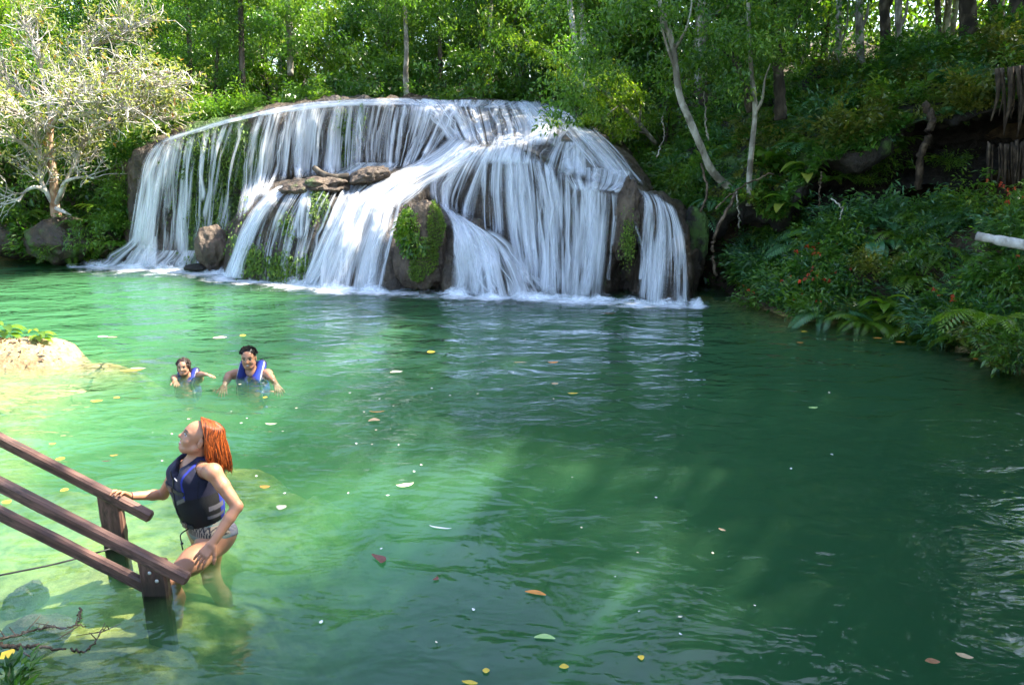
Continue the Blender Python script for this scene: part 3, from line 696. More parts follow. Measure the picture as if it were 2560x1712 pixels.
# foam where the curtains land
foam_pts = [(180, 664, 20, 6), (250, 668, 60, 9), (330, 673, 70, 9), (420, 676, 70, 9), (505, 682, 60, 10), (560, 696, 60, 12), (620, 703, 70, 9), (740, 716, 70, 9), (840, 727, 80, 12), (930, 731, 60, 9),
            (1140, 741, 60, 9), (1230, 744, 80, 11), (1330, 746, 80, 12), (1430, 752, 80, 12), (1510, 757, 50, 8), (1600, 762, 60, 11), (1680, 764, 70, 10), (1740, 766, 30, 8)]
mb = MB(); gxx, gyy = np.meshgrid(np.linspace(150, 1800, 331), np.linspace(-26, 26, 27), indexing='ij')
base = np.interp(gxx[:, 0], [150, 250, 330, 500, 560, 600, 750, 800, 950, 1000, 1100, 1200, 1400, 1560, 1620, 1760, 1800], [662, 666, 670, 676, 690, 698, 711, 722, 730, 730, 738, 742, 748, 754, 760, 764, 766])
pyy = base[:, None] + gyy
de = np.zeros_like(gxx)
for (fx, fy, rx, ry) in foam_pts: de = np.maximum(de, np.exp(-(((gxx - fx) / rx) ** 2 + ((pyy - fy) / ry) ** 2)))
de = np.maximum(de, 0.62 * np.exp(-np.abs(gyy - 2) / 20.0) * np.exp(-np.maximum(np.abs(gxx - 960) - 760, 0) / 60)) * 1.0
P = np.stack([G(a, b, 0.012) for a, b in zip(gxx.ravel(), pyy.ravel())])
mb.add(at_origin(falls, P), grid_faces(331, 27)[:, ::-1], dens=de.ravel())
mb.build('foam', M['foam'], falls)

# boiling white water at the foot: low rounded swell in front of the curtains
mb = MB(); xs = np.linspace(200, 1760, 313); hs = np.linspace(0, 1, 9)
act = np.zeros_like(xs)
for (fx, fy, rx, ry) in foam_pts: act = np.maximum(act, np.exp(-((xs - fx) / (rx * 0.9)) ** 2))
for ly in range(3):
    by = np.interp(xs, [150, 250, 330, 500, 560, 600, 750, 800, 950, 1000, 1100, 1200, 1400, 1560, 1620, 1760, 1800], [660, 664, 668, 674, 687, 695, 708, 719, 727, 727, 736, 740, 746, 752, 758, 762, 764])
    B = np.stack([G(a, b - 2 + ly * 3, 0.0) for a, b in zip(xs, by)])
    hh = (0.16 + 0.16 * fbm(np.stack([xs / 38.0, xs * 0 + ly * 3.3, xs * 0], -1), 3, 88)) * act + 0.02
    q = B[:, None] + np.stack([0 * hs, 0.22 * hs ** 2, hs], -1)[None] * np.stack([hh, hh * 0 + 1, hh], -1)[:, None]
    q += 0.03 * fbm(q * 7, 2, 90 + ly)[..., None]
    de = act[:, None] * (1 - hs[None]) ** 1.2 * 0.95
    mb.add(at_origin(falls, q), grid_faces(len(xs), 9), dens=de.ravel())
mb.build('splash', M['foam'], falls)
# ------------------------------------------------------------------ foliage generators
def leaves(mb, P, rng, size, up=0.5, lc=None, droop=0.15, aspect=0.45, axis=None, jit=1.0):
    """one folded diamond leaf per point"""
    n = len(P)
    if n == 0: return
    a = rng.normal(size=(n, 3)) * jit
    if axis is not None: a = a * 0.55 + axis * 1.2
    a[:, 2] -= droop; a = nrm(a)
    nn = rng.normal(size=(n, 3)); nn[:, 2] += up * 3; s = nrm(np.cross(a, nn)); m = nrm(np.cross(s, a))
    L = np.asarray(size) * (0.6 + 0.8 * rng.random(n)); L = L[:, None]; w = L * aspect * 0.5
    V = np.stack([P, P + a * L * 0.45 + s * w + m * w * 0.25, P + a * L - np.array([0, 0, 1]) * L * 0.12, P + a * L * 0.45 - s * w + m * w * 0.25], 1)
    if lc is None: lc = rng.random(n)
    F = np.arange(4 * n).reshape(n, 4)
    mb.add(V.reshape(-1, 3), F, lc=np.repeat(np.clip(lc, 0, 1), 4))
def clump_pts(rng, c, r, n, flat=0.8):
    p = rng.normal(size=(n, 3)); p = nrm(p) * (rng.random((n, 1)) ** 0.45); p[:, 2] *= flat
    return c + p * r
def limb(rng, p0, d, L, n=7, curl=0.25, lift=0.1):
    P = [np.array(p0, float)]; d = nrm(np.array(d, float))
    for i in range(n - 1):
        d = nrm(d + rng.normal(size=3) * curl * 0.5 + np.array([0, 0, lift])); P.append(P[-1] + d * L / (n - 1))
    return np.array(P)
def tree_proto(seed, H, R, tr, first, nl, leaf, cnt, bark, leafmat, flat=0.75, lean=0.0, limbs=9):
    """returns trunk mesh, crown mesh (base at origin)"""
    rng = np.random.default_rng(seed); T = MB(); Cw = MB()
    top = np.array([lean * H * rng.normal(), lean * H * rng.normal(), H * 0.92])
    tk = spline([[0, 0, -0.35], [0.04 * H * rng.normal() * .5, 0.04 * H * rng.normal() * .5, H * 0.3], top * 0.62 + rng.normal(size=3) * 0.03 * H, top], 22)
    tube(T, tk, tr * np.linspace(1.15, 0.25, 22), 8)
    tips = []
    for k in range(limbs):
        f = first + (0.97 - first) * (k + rng.random()) / limbs
        i = min(21, int(f * 21)); an = k * 2.4 + rng.random()
        L = R * (0.55 + 0.6 * rng.random()) * (1 - 0.45 * max(0, (f - 0.6) / 0.4))
        lb = limb(rng, tk[i], [math.cos(an), math.sin(an), 0.25 + 0.5 * rng.random()], L, 8, 0.4, 0.08)
        tube(T, lb, tr * (1 - 0.6 * f) * np.linspace(0.5, 0.1, 8), 5)
        for q in (3, 5, 7): tips.append(lb[q])
        for s in range(3):
            j = 2 + rng.integers(0, 5); an2 = an + rng.normal() * 0.9
            sb = limb(rng, lb[j], [math.cos(an2), math.sin(an2), 0.3 * rng.normal() + 0.1], L * 0.5, 5, 0.5, 0.04)
            tube(T, sb, tr * 0.16 * np.linspace(1, 0.3, 5), 4, cap=False)
            tips += [sb[2], sb[4]]
    tips = np.array(tips); per = max(4, cnt // len(tips))
    for tp in tips:
        r = R * (0.16 + 0.16 * rng.random()); m = int(per * (0.4 + 1.2 * rng.random()))
        base = rng.random()
        p = clump_pts(rng, tp, r, m, flat)
        leaves(Cw, p, rng, leaf, lc=0.55 * base + 0.45 * rng.random(m), droop=0.4)
    return T.mesh('trunk', M[bark]), Cw.mesh('crown', M[leafmat], smooth=False)
PROTO = {
 'tall_a': tree_proto(1, 11.0, 3.4, 0.17, 0.28, 9, 0.19, 9000, 'bark_dark', 'leaf_dark', limbs=13),
 'tall_b': tree_proto(2, 10.0, 3.0, 0.15, 0.22, 9, 0.17, 9000, 'bark_pale', 'leaf_mid', limbs=13),
 'mid_a': tree_proto(3, 6.0, 2.5, 0.10, 0.10, 8, 0.15, 8000, 'bark_dark', 'leaf_mid', limbs=12),
 'mid_b': tree_proto(4, 5.5, 2.3, 0.09, 0.08, 8, 0.14, 8000, 'bark_pale', 'leaf_dark', limbs=12),
 'mid_c': tree_proto(5, 6.5, 2.4, 0.09, 0.12, 8, 0.15, 7000, 'bark_pale', 'leaf_lime', limbs=11),
 'low_a': tree_proto(6, 3.0, 1.6, 0.05, 0.02, 8, 0.13, 4500, 'bark_dark', 'leaf_mid', limbs=10),
 'low_b': tree_proto(7, 2.8, 1.5, 0.05, 0.02, 8, 0.13, 4500, 'bark_dark', 'leaf_dark', limbs=10),
}
def place_tree(kind, x, y, z=None, s=1.0, rz=0.0, label=None, cat='tree', group=None, name=None):
    r = empty(name or {'t': 'tall_tree', 'm': 'leafy_tree', 'l': 'understory_tree'}[kind[0]], (x, y, float(height(x, y)) if z is None else z), rz)
    r.scale = (s, s, s)
    a = link('trunk', PROTO[kind][0], r); b = link('crown', PROTO[kind][1], r)
    tag(r, label, cat, group); return r

# ---- low plants (single-mesh prototypes)
def fern_mesh(seed, n=11, L=0.8, mat='leaf_mid', pin=22, wid=0.20):
    rng = np.random.default_rng(seed); mb = MB()
    for k in range(n):
        an = k * 2.4 + rng.random() * 0.6; ln = L * (0.7 + 0.5 * rng.random()); el = 0.9 + 0.5 * rng.random()
        t = np.linspace(0, 1, pin); d = np.array([math.cos(an), math.sin(an), 0])
        C = d * (t[:, None] * ln * 0.9) + np.array([0, 0, 1]) * ((math.sin(el) * t * 0.85 - 0.85 * t ** 2.2) * ln)[:, None]
        T = nrm(np.gradient(C, axis=0)); sd = np.array([-d[1], d[0], 0]); base = rng.random()
        for sg in (1, -1):
            w = wid * ln * np.sin(np.pi * np.clip(t * 0.93 + 0.07, 0, 1)) ** 0.7
            ax = nrm(sd * sg + T * 0.35 - np.array([0, 0, 0.25]))
            h = ln / pin * 0.42
            V = np.stack([C - T * h, C + ax * w[:, None] * 0.5 - T * h * 0.9, C + ax * w[:, None] + T * h, C + ax * w[:, None] * 0.4 + T * h * 1.1], 1)
            mb.add(V[1:].reshape(-1, 3), np.arange(4 * (pin - 1)).reshape(-1, 4), lc=np.clip(0.5 * base + 0.35 + 0.3 * (np.repeat(rng.random(pin - 1), 4) - .5), 0, 1))
    return mb.mesh('fern', M[mat], smooth=False)
def shrub_mesh(seed, R=0.55, n=420, leaf=0.13, mat='leaf_dark', aspect=0.4, stems=9):
    rng = np.random.default_rng(seed); mb = MB()
    for k in range(stems):
        an = k * 2.4; st = limb(rng, [0, 0, 0], [math.cos(an) * .7, math.sin(an) * .7, 0.9], R * (0.9 + 0.6 * rng.random()), 7, 0.35, -0.02)
        base = rng.random(); m = n // stems
        i = rng.integers(2, 7, m); p = st[i] + rng.normal(size=(m, 3)) * R * 0.14
        out = nrm(p * np.array([1, 1, 0.4]) + 1e-3)
        leaves(mb, p, rng, leaf, lc=0.5 * base + 0.5 * rng.random(m), aspect=aspect, axis=out, droop=0.35, up=0.9)
    return mb.mesh('shrub', M[mat], smooth=False)
def rosette_mesh(seed, n=16, L=0.42, w=0.10, mat='leaf_blue'):
    """long drooping broad leaves"""
    rng = np.random.default_rng(seed); mb = MB()
    for k in range(n):
        an = k * 2.4 + rng.random() * .5; ln = L * (0.6 + 0.6 * rng.random()); z0 = 0.32 * rng.random() * L * 2
        d = np.array([math.cos(an), math.sin(an), 0]); sd = np.array([-d[1], d[0], 0]); t = np.linspace(0, 1, 7)
        C = d * (0.04 + t[:, None] * ln) + np.array([0, 0, 1]) * (z0 + ln * (0.75 * t - 1.0 * t ** 2))[:, None]
        ww = w * np.sin(np.pi * (0.06 + 0.94 * t)) ** 0.8
        V = np.stack([C - sd * ww[:, None], C - np.array([0, 0, 1]) * ww[:, None] * 0.3, C + sd * ww[:, None]], 1)
        mb.add(V.reshape(-1, 3), grid_faces(7, 3), lc=float(rng.random()))
    return mb.mesh('rosette', M[mat])
def flowers_mesh(seed, R=0.6, n=9):
    rng = np.random.default_rng(seed); mb = MB()
    for q in range(3):
        leaves(mb, np.repeat(rng.normal(size=(1, 3)) * 0.012, 4, 0), rng, 0.034, aspect=0.7, up=1.0)
    return mb.mesh('flower', M['red_flower'], smooth=False)
PL = {
 'fern_a': fern_mesh(11, 12, 0.75, 'leaf_mid'), 'fern_b': fern_mesh(12, 10, 0.9, 'leaf_lime'), 'fern_c': fern_mesh(13, 12, 0.8, 'leaf_blue'),
 'shrub_a': shrub_mesh(21, 0.55, 520, 0.12, 'leaf_dark', 0.42), 'shrub_b': shrub_mesh(22, 0.6, 620, 0.11, 'leaf_mid', 0.36), 'shrub_c': shrub_mesh(23, 0.55, 700, 0.13, 'leaf_blue', 0.22),
 'shrub_d': shrub_mesh(24, 0.6, 640, 0.10, 'leaf_olive', 0.5), 'ros_a': rosette_mesh(31), 'ros_b': rosette_mesh(32, 12, 0.5, 0.12, 'leaf_lime'), 'ros_c': rosette_mesh(33, 14, 0.46, 0.11, 'leaf_mid'),
 'shrub_e': shrub_mesh(25, 0.55, 700, 0.10, 'leaf_mid', 0.3),
}
FLW = [flowers_mesh(41), flowers_mesh(42, 0.55, 6)]
KIND = {'fern': ('fern', 'fern'), 'shru': ('shrub', 'shrub'), 'ros_': ('broad_leaved_plant', 'plant')}
def place_plant(key, x, y, z, s, rz, tilt=(0, 0), label=None, group=None, flower=False):
    nm, ct = KIND[key[:4]]
    if flower:
        r = empty('flowering_shrub', (x, y, z), rz); r.scale = (s, s, s)
        link('foliage', PL[key], r); q = np.random.default_rng(int(abs(x * 100 + y * 10)))
        for k in range(7): link('flower', FLW[k % 2], r, (q.normal() * 0.28, q.normal() * 0.28, 0.6 * (0.72 + 0.4 * q.random())))
    else:
        r = link(nm, PL[key], None, (x, y, z)); r.rotation_euler = (tilt[0], tilt[1], rz); r.scale = (s, s, s)
    return tag(r, label, ct, group)
# ------------------------------------------------------------------ forest behind and on both banks
rng = np.random.default_rng(99)
def where(px):
    for lim, s in [(300, "behind the pale tree"), (560, "over the cascade's left end"), (860, "over the left curtains"), (1150, "over the middle lip"),
                   (1420, "over the right lip"), (1750, "over the cascade's right shoulder"), (2100, "above the mossy overhang"), (9999, "on the far right crest")]:
        if px < lim: return s
forest = []
def addf(kind, x, y, s, z=None): forest.append([kind, x, y, s, z])
# back rows stepping up to the rear, so that the sun reaches every row
for k in range(20):
    addf(['low_a', 'low_b'][k % 2], -10.5 + k * 0.85 + rng.normal() * .3, 20.6 + 1.2 * rng.random(), 0.6 + 0.45 * rng.random())
for k in range(17):
    addf(['mid_a', 'mid_b', 'mid_c', 'mid_a'][k % 4], -18 + k * 1.3 + rng.normal() * .5, 23.0 + 1.5 * rng.random(), 0.55 + 0.25 * rng.random())
for k in range(14):
    addf(['mid_a', 'mid_c', 'mid_b'][k % 3], -20 + k * 1.8 + rng.normal() * .5, 26.0 + 1.5 * rng.random(), 0.85 + 0.25 * rng.random())
for k in range(10):
    addf(['tall_b', 'tall_a'][k % 2], -22 + k * 2.6 + rng.normal() * .6, 29.5 + 1.5 * rng.random(), 0.7 + 0.2 * rng.random())
# left bank behind the pale tree
for x, y, k, s in [(-15, 18.5, 'mid_b', .9), (-12.6, 19.5, 'mid_a', .7), (-10.2, 20, 'mid_b', .65), (-17.5, 16.5, 'mid_b', 1.0), (-13.6, 17.6, 'low_b', 1.0), (-11.4, 18.2, 'low_a', 1.0), (-9.9, 18.6, 'low_b', 0.9), (-15.5, 16.6, 'low_a', 1.0), (-20, 20, 'mid_a', 1.0)]:
    addf(k, x, y, s)
# right: behind the cascade shoulder and up the slope
for x, y, k, s in [(2.5, 22, 'mid_a', 1.0), (4.5, 20.5, 'mid_b', 0.9), (6.3, 20, 'mid_a', 1.0), (3.6, 18.0, 'low_a', 0.9), (4.8, 17.2, 'low_b', 0.8), (2.6, 19.2, 'low_a', 0.8), (5.6, 18.4, 'low_b', 0.9), (8.5, 22, 'mid_a', 1.0), (11.5, 21.5, 'mid_c', 1.0), (14.5, 21, 'mid_a', 0.9), (17.5, 23, 'mid_c', 1.0), (7, 25, 'tall_a', 1.0), (10.5, 26, 'mid_c', 1.2), (14, 26, 'mid_c', 1.2), (18, 27, 'mid_c', 1.2), (21.5, 25, 'mid_c', 1.1),
                   (3.5, 25, 'tall_b', 1.0), (0.5, 25.5, 'tall_a', 0.9)]:
    addf(k, x, y, s)
NM = {'tall_a': 'tall dark-leaved forest tree', 'tall_b': 'tall pale-barked forest tree', 'mid_a': 'bushy mid-green forest tree', 'mid_b': 'dense dark-green forest tree', 'mid_c': 'yellow-green sunlit forest tree', 'low_a': 'low mid-green understory tree', 'low_b': 'low dark-green understory tree'}
buckets = {}
for f in forest:
    z = float(height(f[1], f[2])); px, py = PX([f[1], f[2], z + 3]); buckets.setdefault((f[0], where(px)), []).append((px, f))
for (k, w), lst in buckets.items():
    lst.sort(key=lambda a: a[0])
    for i, (px, f) in enumerate(lst):
        lab = NM[k] + " " + w + ("" if len(lst) == 1 else ", " + ordinal(i) + " from left")
        place_tree(k, f[1], f[2], None, f[3], rng.random() * 6.28, lab, 'tree', 'forest trees round the waterfall')
# tall trees on and beyond the right bank whose crowns shade the pool; the unseen near ones are added for that shade
shade = [(9.5, 15.5, 'tall_a', 1.15), (12.5, 14.0, 'tall_a', 1.2), (11.0, 11.5, 'tall_a', 1.15), (14.5, 10.5, 'tall_b', 1.25), (10.5, 8.2, 'tall_a', 1.1), (12.0, 4.0, 'tall_b', 1.15), (12.6, 6.3, 'tall_a', 1.15), (16.0, 13.0, 'tall_a', 1.3), (11.5, 18.5, 'tall_a', 1.1), (5.4, 2.6, 'tall_a', 1.05), (7.0, 0.8, 'tall_a', 1.15), (7.4, 4.2, 'tall_a', 1.1), (8.8, 2.4, 'tall_a', 1.25), (4.6, 19.5, 'tall_b', 0.95)]
for i, (x, y, k, s) in enumerate(sorted(shade)):
    px, py = PX([x, y, 4])
    place_tree(k, x, y, None, s, rng.random() * 6.28, ("tall spreading shade tree on the right bank, " + ordinal(i) + " from the cascade side"), 'tree', 'shade trees of the right bank')

for i, (cx, cy_, cz, sc_) in enumerate([(3.9, 4.4, 6.9, 1.3), (5.9, 4.7, 7.0, 1.35)]):  # unseen trees added over the pool, crowns placed to shade the near left water
    r = empty('leaning_shade_tree', (7.9, 4.6 + 0.5 * i, 0.6)); mbq = MB(); tube(mbq, spline([(0, 0, -0.6), (-0.5, 0, 3.0), (cx - 7.0, cy_ - 4.6 - 0.5 * i, 6.0), (cx - 7.9, cy_ - 4.6 - 0.5 * i, cz + 1.5)], 24), np.linspace(0.14, 0.05, 24), 8); mbq.build('trunk', M['bark_dark'], r)
    for dz, rz_, k_ in ((-0.9, 0.4, 'mid_a'), (-0.4, 2.1, 'mid_b')):
        c = link('crown', PROTO[k_][1], r, (cx - 7.9, cy_ - 4.6 - 0.5 * i, cz + dz)); c.scale = (sc_ * 0.64,) * 3; c.rotation_euler = (0, 0, rz_)
    tag(r, ['tree leaning far out over the near right side of the pool', 'tree leaning a little way over the near right side of the pool'][i], 'tree', 'shade trees of the right bank')

# far wood closing the view
mb = MB(); n = 42000
x = rng.uniform(-42, 46, n); y = 31 + 9 * rng.random(n); z = 2.5 + 13 * rng.random(n) ** 0.9
cl = fbm(np.stack([x * .35, y * .35, z * .35], -1), 3, 77); keep = cl > -0.35
x, y, z, cl = x[keep], y[keep], z[keep], cl[keep]
leaves(mb, np.stack([x, y, z], -1), rng, 0.42, lc=np.clip(0.45 + 0.5 * cl + 0.25 * rng.normal(size=len(x)), 0, 1))
n = 16000; x = rng.uniform(2, 46, n); y = 29 + 6 * rng.random(n); z = 4 + 8 * rng.random(n); cl = fbm(np.stack([x * .4, y * .4, z * .4], -1), 3, 78); kp = cl > -0.1
leaves(mb, np.stack([x, y, z], -1)[kp], rng, 0.36, lc=np.clip(0.8 + 0.2 * rng.normal(size=kp.sum()), 0, 1))
wood = mb.build('far_wood', M['leaf_mid'], smooth=False); tag(wood, 'green wood closing the view far behind the waterfall', 'wood', kind='stuff')

# leafy ground cover on banks and slopes
def cover(n, xr, yr, cond, size, mat, name, label, seed, lift=0.25, lcb=0.0, aspect=0.45):
    r = np.random.default_rng(seed); x = r.uniform(*xr, n); y = r.uniform(*yr, n); d = sdist(x, y)
    cl = fbm(np.stack([x * .9, y * .9, x * 0], -1), 3, seed); k = cond(x, y, d) & (cl > -0.25 + 0.3 * r.normal(size=n))
    x, y, cl = x[k], y[k], cl[k]; z = height(x, y) + lift * r.random(len(x)) ** 1.5 * (1 + cl)
    m = MB(); leaves(m, np.stack([x, y, z], -1), r, size, lc=np.clip(0.4 + lcb + 0.35 * cl + 0.25 * r.normal(size=len(x)), 0, 1), up=0.6, aspect=aspect)
    o = m.build(name, M[mat], smooth=False); return tag(o, label, 'ground cover', kind='stuff')
cover(60000, (3.0, 20), (5, 23), lambda x, y, d: (d > 0.25) & ~((d > 1.9) & (d < 5.0)), 0.10, 'leaf_dark', 'ground_cover', 'low dark leaves covering the right bank and slope', 5, 0.4)
cover(26000, (3.0, 20), (9, 22), lambda x, y, d: (d > 4.2), 0.08, 'litter', 'leaf_litter', 'brown fallen leaves on the right hillside', 6, 0.06)
cover(14000, (3.0, 20), (5, 22), lambda x, y, d: (d > 0.3) & ~((d > 1.9) & (d < 5.0)), 0.09, 'leaf_olive', 'creeping_plants', 'yellowish creeping leaves over the right slope', 8, 0.35)
cover(30000, (-22, -5.5), (11, 26), lambda x, y, d: (d > 0.35), 0.13, 'leaf_mid', 'undergrowth', 'green undergrowth on the far left bank', 7, 0.7)
cover(20000, (-9, 6), (19.5, 26), lambda x, y, d: (d > 3.5), 0.13, 'leaf_mid', 'hilltop_undergrowth', 'green undergrowth along the top of the cascade', 9, 0.6)
# ------------------------------------------------------------------ right bank: mossy overhang with a dark hollow, roots, plants
ov_px = [1660, 1700, 1780, 1860, 1950, 2050, 2160, 2280, 2400, 2560, 2740, 2900]
lip = [585, 570, 560, 505, 545, 412, 398, 312, 300, 262, 240, 235]
lipY = [14.6, 14.2, 13.7, 13.3, 12.95, 12.8, 12.7, 12.7, 12.5, 12.3, 12.0, 12.0]
crest = [420, 385, 335, 292, 245, 205, 186, 152, 124, 96, 70, 60]
crY = [17.0, 16.8, 16.4, 16.2, 16.0, 15.8, 15.8, 15.6, 15.4, 15.2, 15.0, 15.0]
rows = []
rows.append([(p + 150, y + 0.4) for p, y in zip(lip, lipY)])
rows.append([(p + 70, y + 1.7) for p, y in zip(lip, lipY)])
rows.append([(p + 22, y + 1.3) for p, y in zip(lip, lipY)])
rows.append([(p + 14, y + 0.15) for p, y in zip(lip, lipY)])
rows.append([(p - 14, y - 0.05) for p, y in zip(lip, lipY)])
rows.append([(p * 0.6 + c * 0.4, y * 0.72 + cy_ * 0.28) for p, y, c, cy_ in zip(lip, lipY, crest, crY)])
rows.append([(p * 0.25 + c * 0.75, y * 0.35 + cy_ * 0.65) for p, y, c, cy_ in zip(lip, lipY, crest, crY)])
rows.append([(c, cy_) for c, cy_ in zip(crest, crY)])
rows.append([(c - 6, cy_ + 2.5) for c, cy_ in zip(crest, crY)])
OVL = dict(px=ov_px, rows=rows)
g = ledge_grid(OVL, 170, 150); P = Wv(g[..., 0], g[..., 1], g[..., 2])
du = np.gradient(P, axis=0); dv = np.gradient(P, axis=1); N = nrm(np.cross(du, dv)); N *= np.sign(-(N * (P - np.array([0, 0, CAMH]))).sum(-1))[..., None]
P = P + N * (0.16 * fbm(P * 1.4, 4, 61) + 0.10 * fbm(P * np.array([4, 4, 0.8]), 3, 62) + 0.03 * fbm(P * 7, 2, 63))[..., None]
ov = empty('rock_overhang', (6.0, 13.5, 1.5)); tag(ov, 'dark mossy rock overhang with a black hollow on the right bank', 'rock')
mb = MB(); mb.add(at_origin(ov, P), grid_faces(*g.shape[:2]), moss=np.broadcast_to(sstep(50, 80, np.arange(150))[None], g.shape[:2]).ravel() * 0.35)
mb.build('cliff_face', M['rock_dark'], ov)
OVP = P; OVN = N
# moss leaves clinging to lip and slope
rngB = np.random.default_rng(5)
def on_ov(i0, i1, j0, j1, n, rng=rngB):
    i = rng.integers(int(i0), int(i1), n); j = rng.integers(int(j0), int(j1), n); return OVP[i, j], OVN[i, j]
mb = MB()
p, nn = on_ov(0, 170, 72, 132, 26000); cl = fbm(p * 1.6, 3, 71); k = cl > 0.0
leaves(mb, (p + nn * 0.05)[k], rngB, 0.075, lc=np.clip(0.4 + 0.5 * cl[k] + 0.15 * rngB.normal(size=k.sum()), 0, 1), axis=nn[k], droop=0.5)
mb.V = [at_origin(ov, v) for v in mb.V]; mb.build('creeper', M['leaf_olive'], ov, smooth=False)
mb = MB()
p, nn = on_ov(0, 170, 71, 136, 30000); cl = fbm(p * 1.3, 3, 72); k = cl > -0.1
leaves(mb, (p + nn * 0.12 * rngB.random((len(p), 1)))[k], rngB, 0.10, lc=np.clip(0.45 + 0.4 * cl[k] + 0.2 * rngB.normal(size=k.sum()), 0, 1), axis=nn[k], droop=0.3)
mb.V = [at_origin(ov, v) for v in mb.V]; mb.build('leaf_cover', M['leaf_dark'], ov, smooth=False)

# plants on the overhang slope
def px_of(p): return PX(p)
spots = []
for q in range(120):
    p, nn = on_ov(4, 165, 76, 138, 1); spots.append((p[0], ['shrub_a', 'shrub_b', 'fern_a', 'ros_c', 'shrub_d', 'fern_c', 'shrub_c', 'shrub_e'][q % 8], 0.55 + 0.55 * rngB.random()))
# plants of the mound at the water's edge
def mound_spots(n, lo, hi):
    out = []
    while len(out) < n:
        x = rngB.uniform(3.6, 9.5); y = rngB.uniform(6.0, 14.5); d = float(sdist(np.array([x]), np.array([y]))[0])
        if lo < d < hi:
            px, py = PX([x, y, 0.8])
            if 1830 < px < 2680: out.append((np.array([x, y, float(height(x, y))]), d))
    return out
KM = ['shrub_b', 'fern_a', 'shrub_e', 'shrub_c', 'shrub_a', 'fern_c', 'ros_a', 'shrub_b', 'shrub_e', 'fern_b', 'shrub_c', 'shrub_a']
mspots = [(p, KM[i % 12], 0.55 + 0.4 * rngB.random(), d) for i, (p, d) in enumerate(mound_spots(150, 0.05, 1.8))]
# hand-placed: pale drooping plant at the left tip, bright ferns at the water's edge
for (px, py, z, key, s) in [(1875, 690, 0.35, 'ros_a', 1.0), (1905, 650, 0.6, 'shrub_c', 0.9), (1930, 720, 0.2, 'shrub_c', 0.8), (1965, 620, 0.8, 'ros_a', 0.9), (2010, 640, 0.7, 'fern_c', 1.0), (2075, 750, 0.35, 'fern_c', 0.9), (2170, 760, 0.35, 'fern_b', 0.8), (2215, 735, 0.5, 'ros_b', 0.7), (2265, 745, 0.45, 'fern_b', 0.85), (2300, 790, 0.25, 'fern_b', 0.7), (2480, 750, 0.9, 'fern_b', 0.9), (2370, 800, 0.3, 'ros_c', 0.8), (2400, 840, 0.15, 'shrub_d', 0.6), (2450, 860, 0.15, 'shrub_d', 0.65), (2510, 880, 0.2, 'shrub_d', 0.6), (2545, 860, 0.4, 'shrub_b', 0.8), (2420, 800, 0.4, 'fern_b', 0.6), (2110, 790, 0.1, 'shrub_d', 0.5), (2040, 780, 0.1, 'shrub_e', 0.5), (2180, 640, 1.0, 'shrub_d', 0.6)]:
    p = G(px, py, z); p[2] = max(float(height(p[0], p[1])), z - 0.25)
    mspots.append((p, key, s, 0.3))
ADJ = {'fern_a': 'green fern', 'fern_b': 'bright lime fern', 'fern_c': 'blue-green fern', 'shrub_a': 'round-leaved dark shrub', 'shrub_b': 'mid-green leafy shrub', 'shrub_c': 'narrow-leaved bluish shrub', 'shrub_d': 'yellowish small-leaved shrub', 'shrub_e': 'fine-leaved green shrub', 'ros_a': 'drooping pale broad-leaved plant', 'ros_b': 'bright broad-leaved plant', 'ros_c': 'green broad-leaved plant'}
def put(spl, place, group, flowers=False):
    b = {}
    for i, sp in enumerate(spl):
        fl = flowers and i % 6 == 0 and sp[1].startswith('shrub_') and sp[1] != 'shrub_c'
        b.setdefault((sp[1], fl), []).append((float(PX(sp[0])[0]), sp))
    for (key, fl), lst in b.items():
        lst.sort(key=lambda a: a[0])
        for i, (px, sp) in enumerate(lst):
            lab = ("red-flowered " if fl else "") + ADJ[key] + " " + place + (", " + ordinal(i) + " from left" if len(lst) > 1 else "")
            p = sp[0]
            place_plant(key, p[0], p[1], p[2] - 0.03, sp[2], rngB.random() * 6.28, (0.25 * rngB.random(), -0.2 * rngB.random()), lab, group, fl)
for i, (px, py) in enumerate([(2150, 400), (2190, 395), (2230, 380), (2120, 440), (2260, 350), (2205, 430), (2330, 400), (2380, 420), (2070, 450), (2170, 460)]):
    p = W(px, py, 13.1 if px < 2280 else 12.9); spots.append((p, ['fern_a', 'shrub_b', 'ros_c', 'shrub_e'][i % 4], 0.4 + 0.15 * (i % 3)))
put(spots, "on the slope above the hollow", 'plants on the overhang slope')
put(mspots, "on the low bank by the water", 'plants of the right bank', True)

# hanging root curtains at the right edge
hr = empty('hanging_roots', tuple(W(2520, 250, 11.6))); tag(hr, 'two tiers of brown hanging roots on the mossy right edge', 'roots')
mb = MB(); r_ = np.random.default_rng(8)
for k in range(44):
    x = 2490 + 220 * r_.random(); y0 = 172 - (x - 2490) * 0.12; L = 120 + 60 * r_.random()
    Yd = 11.75 + 0.25 * r_.random()
    pts = spline([W(x, y0, Yd), W(x + r_.normal() * 4, y0 + L * .5, Yd - 0.05), W(x + r_.normal() * 7 - 3, y0 + L, Yd)], 10)
    tube(mb, pts, np.linspace(0.042, 0.012, 10) * (0.6 + 0.8 * r_.random()), 6)
mb.V = [at_origin(hr, v) for v in mb.V]; mb.build('upper_roots', M['root'], hr)
mb = MB()
for k in range(46):
    x = 2466 + 240 * r_.random(); y0 = 362 + r_.normal() * 5; L = 90 + 60 * r_.random(); Yd = 11.45 + 0.3 * r_.random()
    pts = spline([W(x, y0, Yd), W(x + r_.normal() * 4, y0 + L * .5, Yd), W(x + r_.normal() * 9 - 5, y0 + L, Yd)], 9)
    tube(mb, pts, np.linspace(0.018, 0.008, 9) * (0.6 + 0.9 * r_.random()), 5)
mb.V = [at_origin(hr, v) for v in mb.V]; mb.build('lower_roots', M['root'], hr)
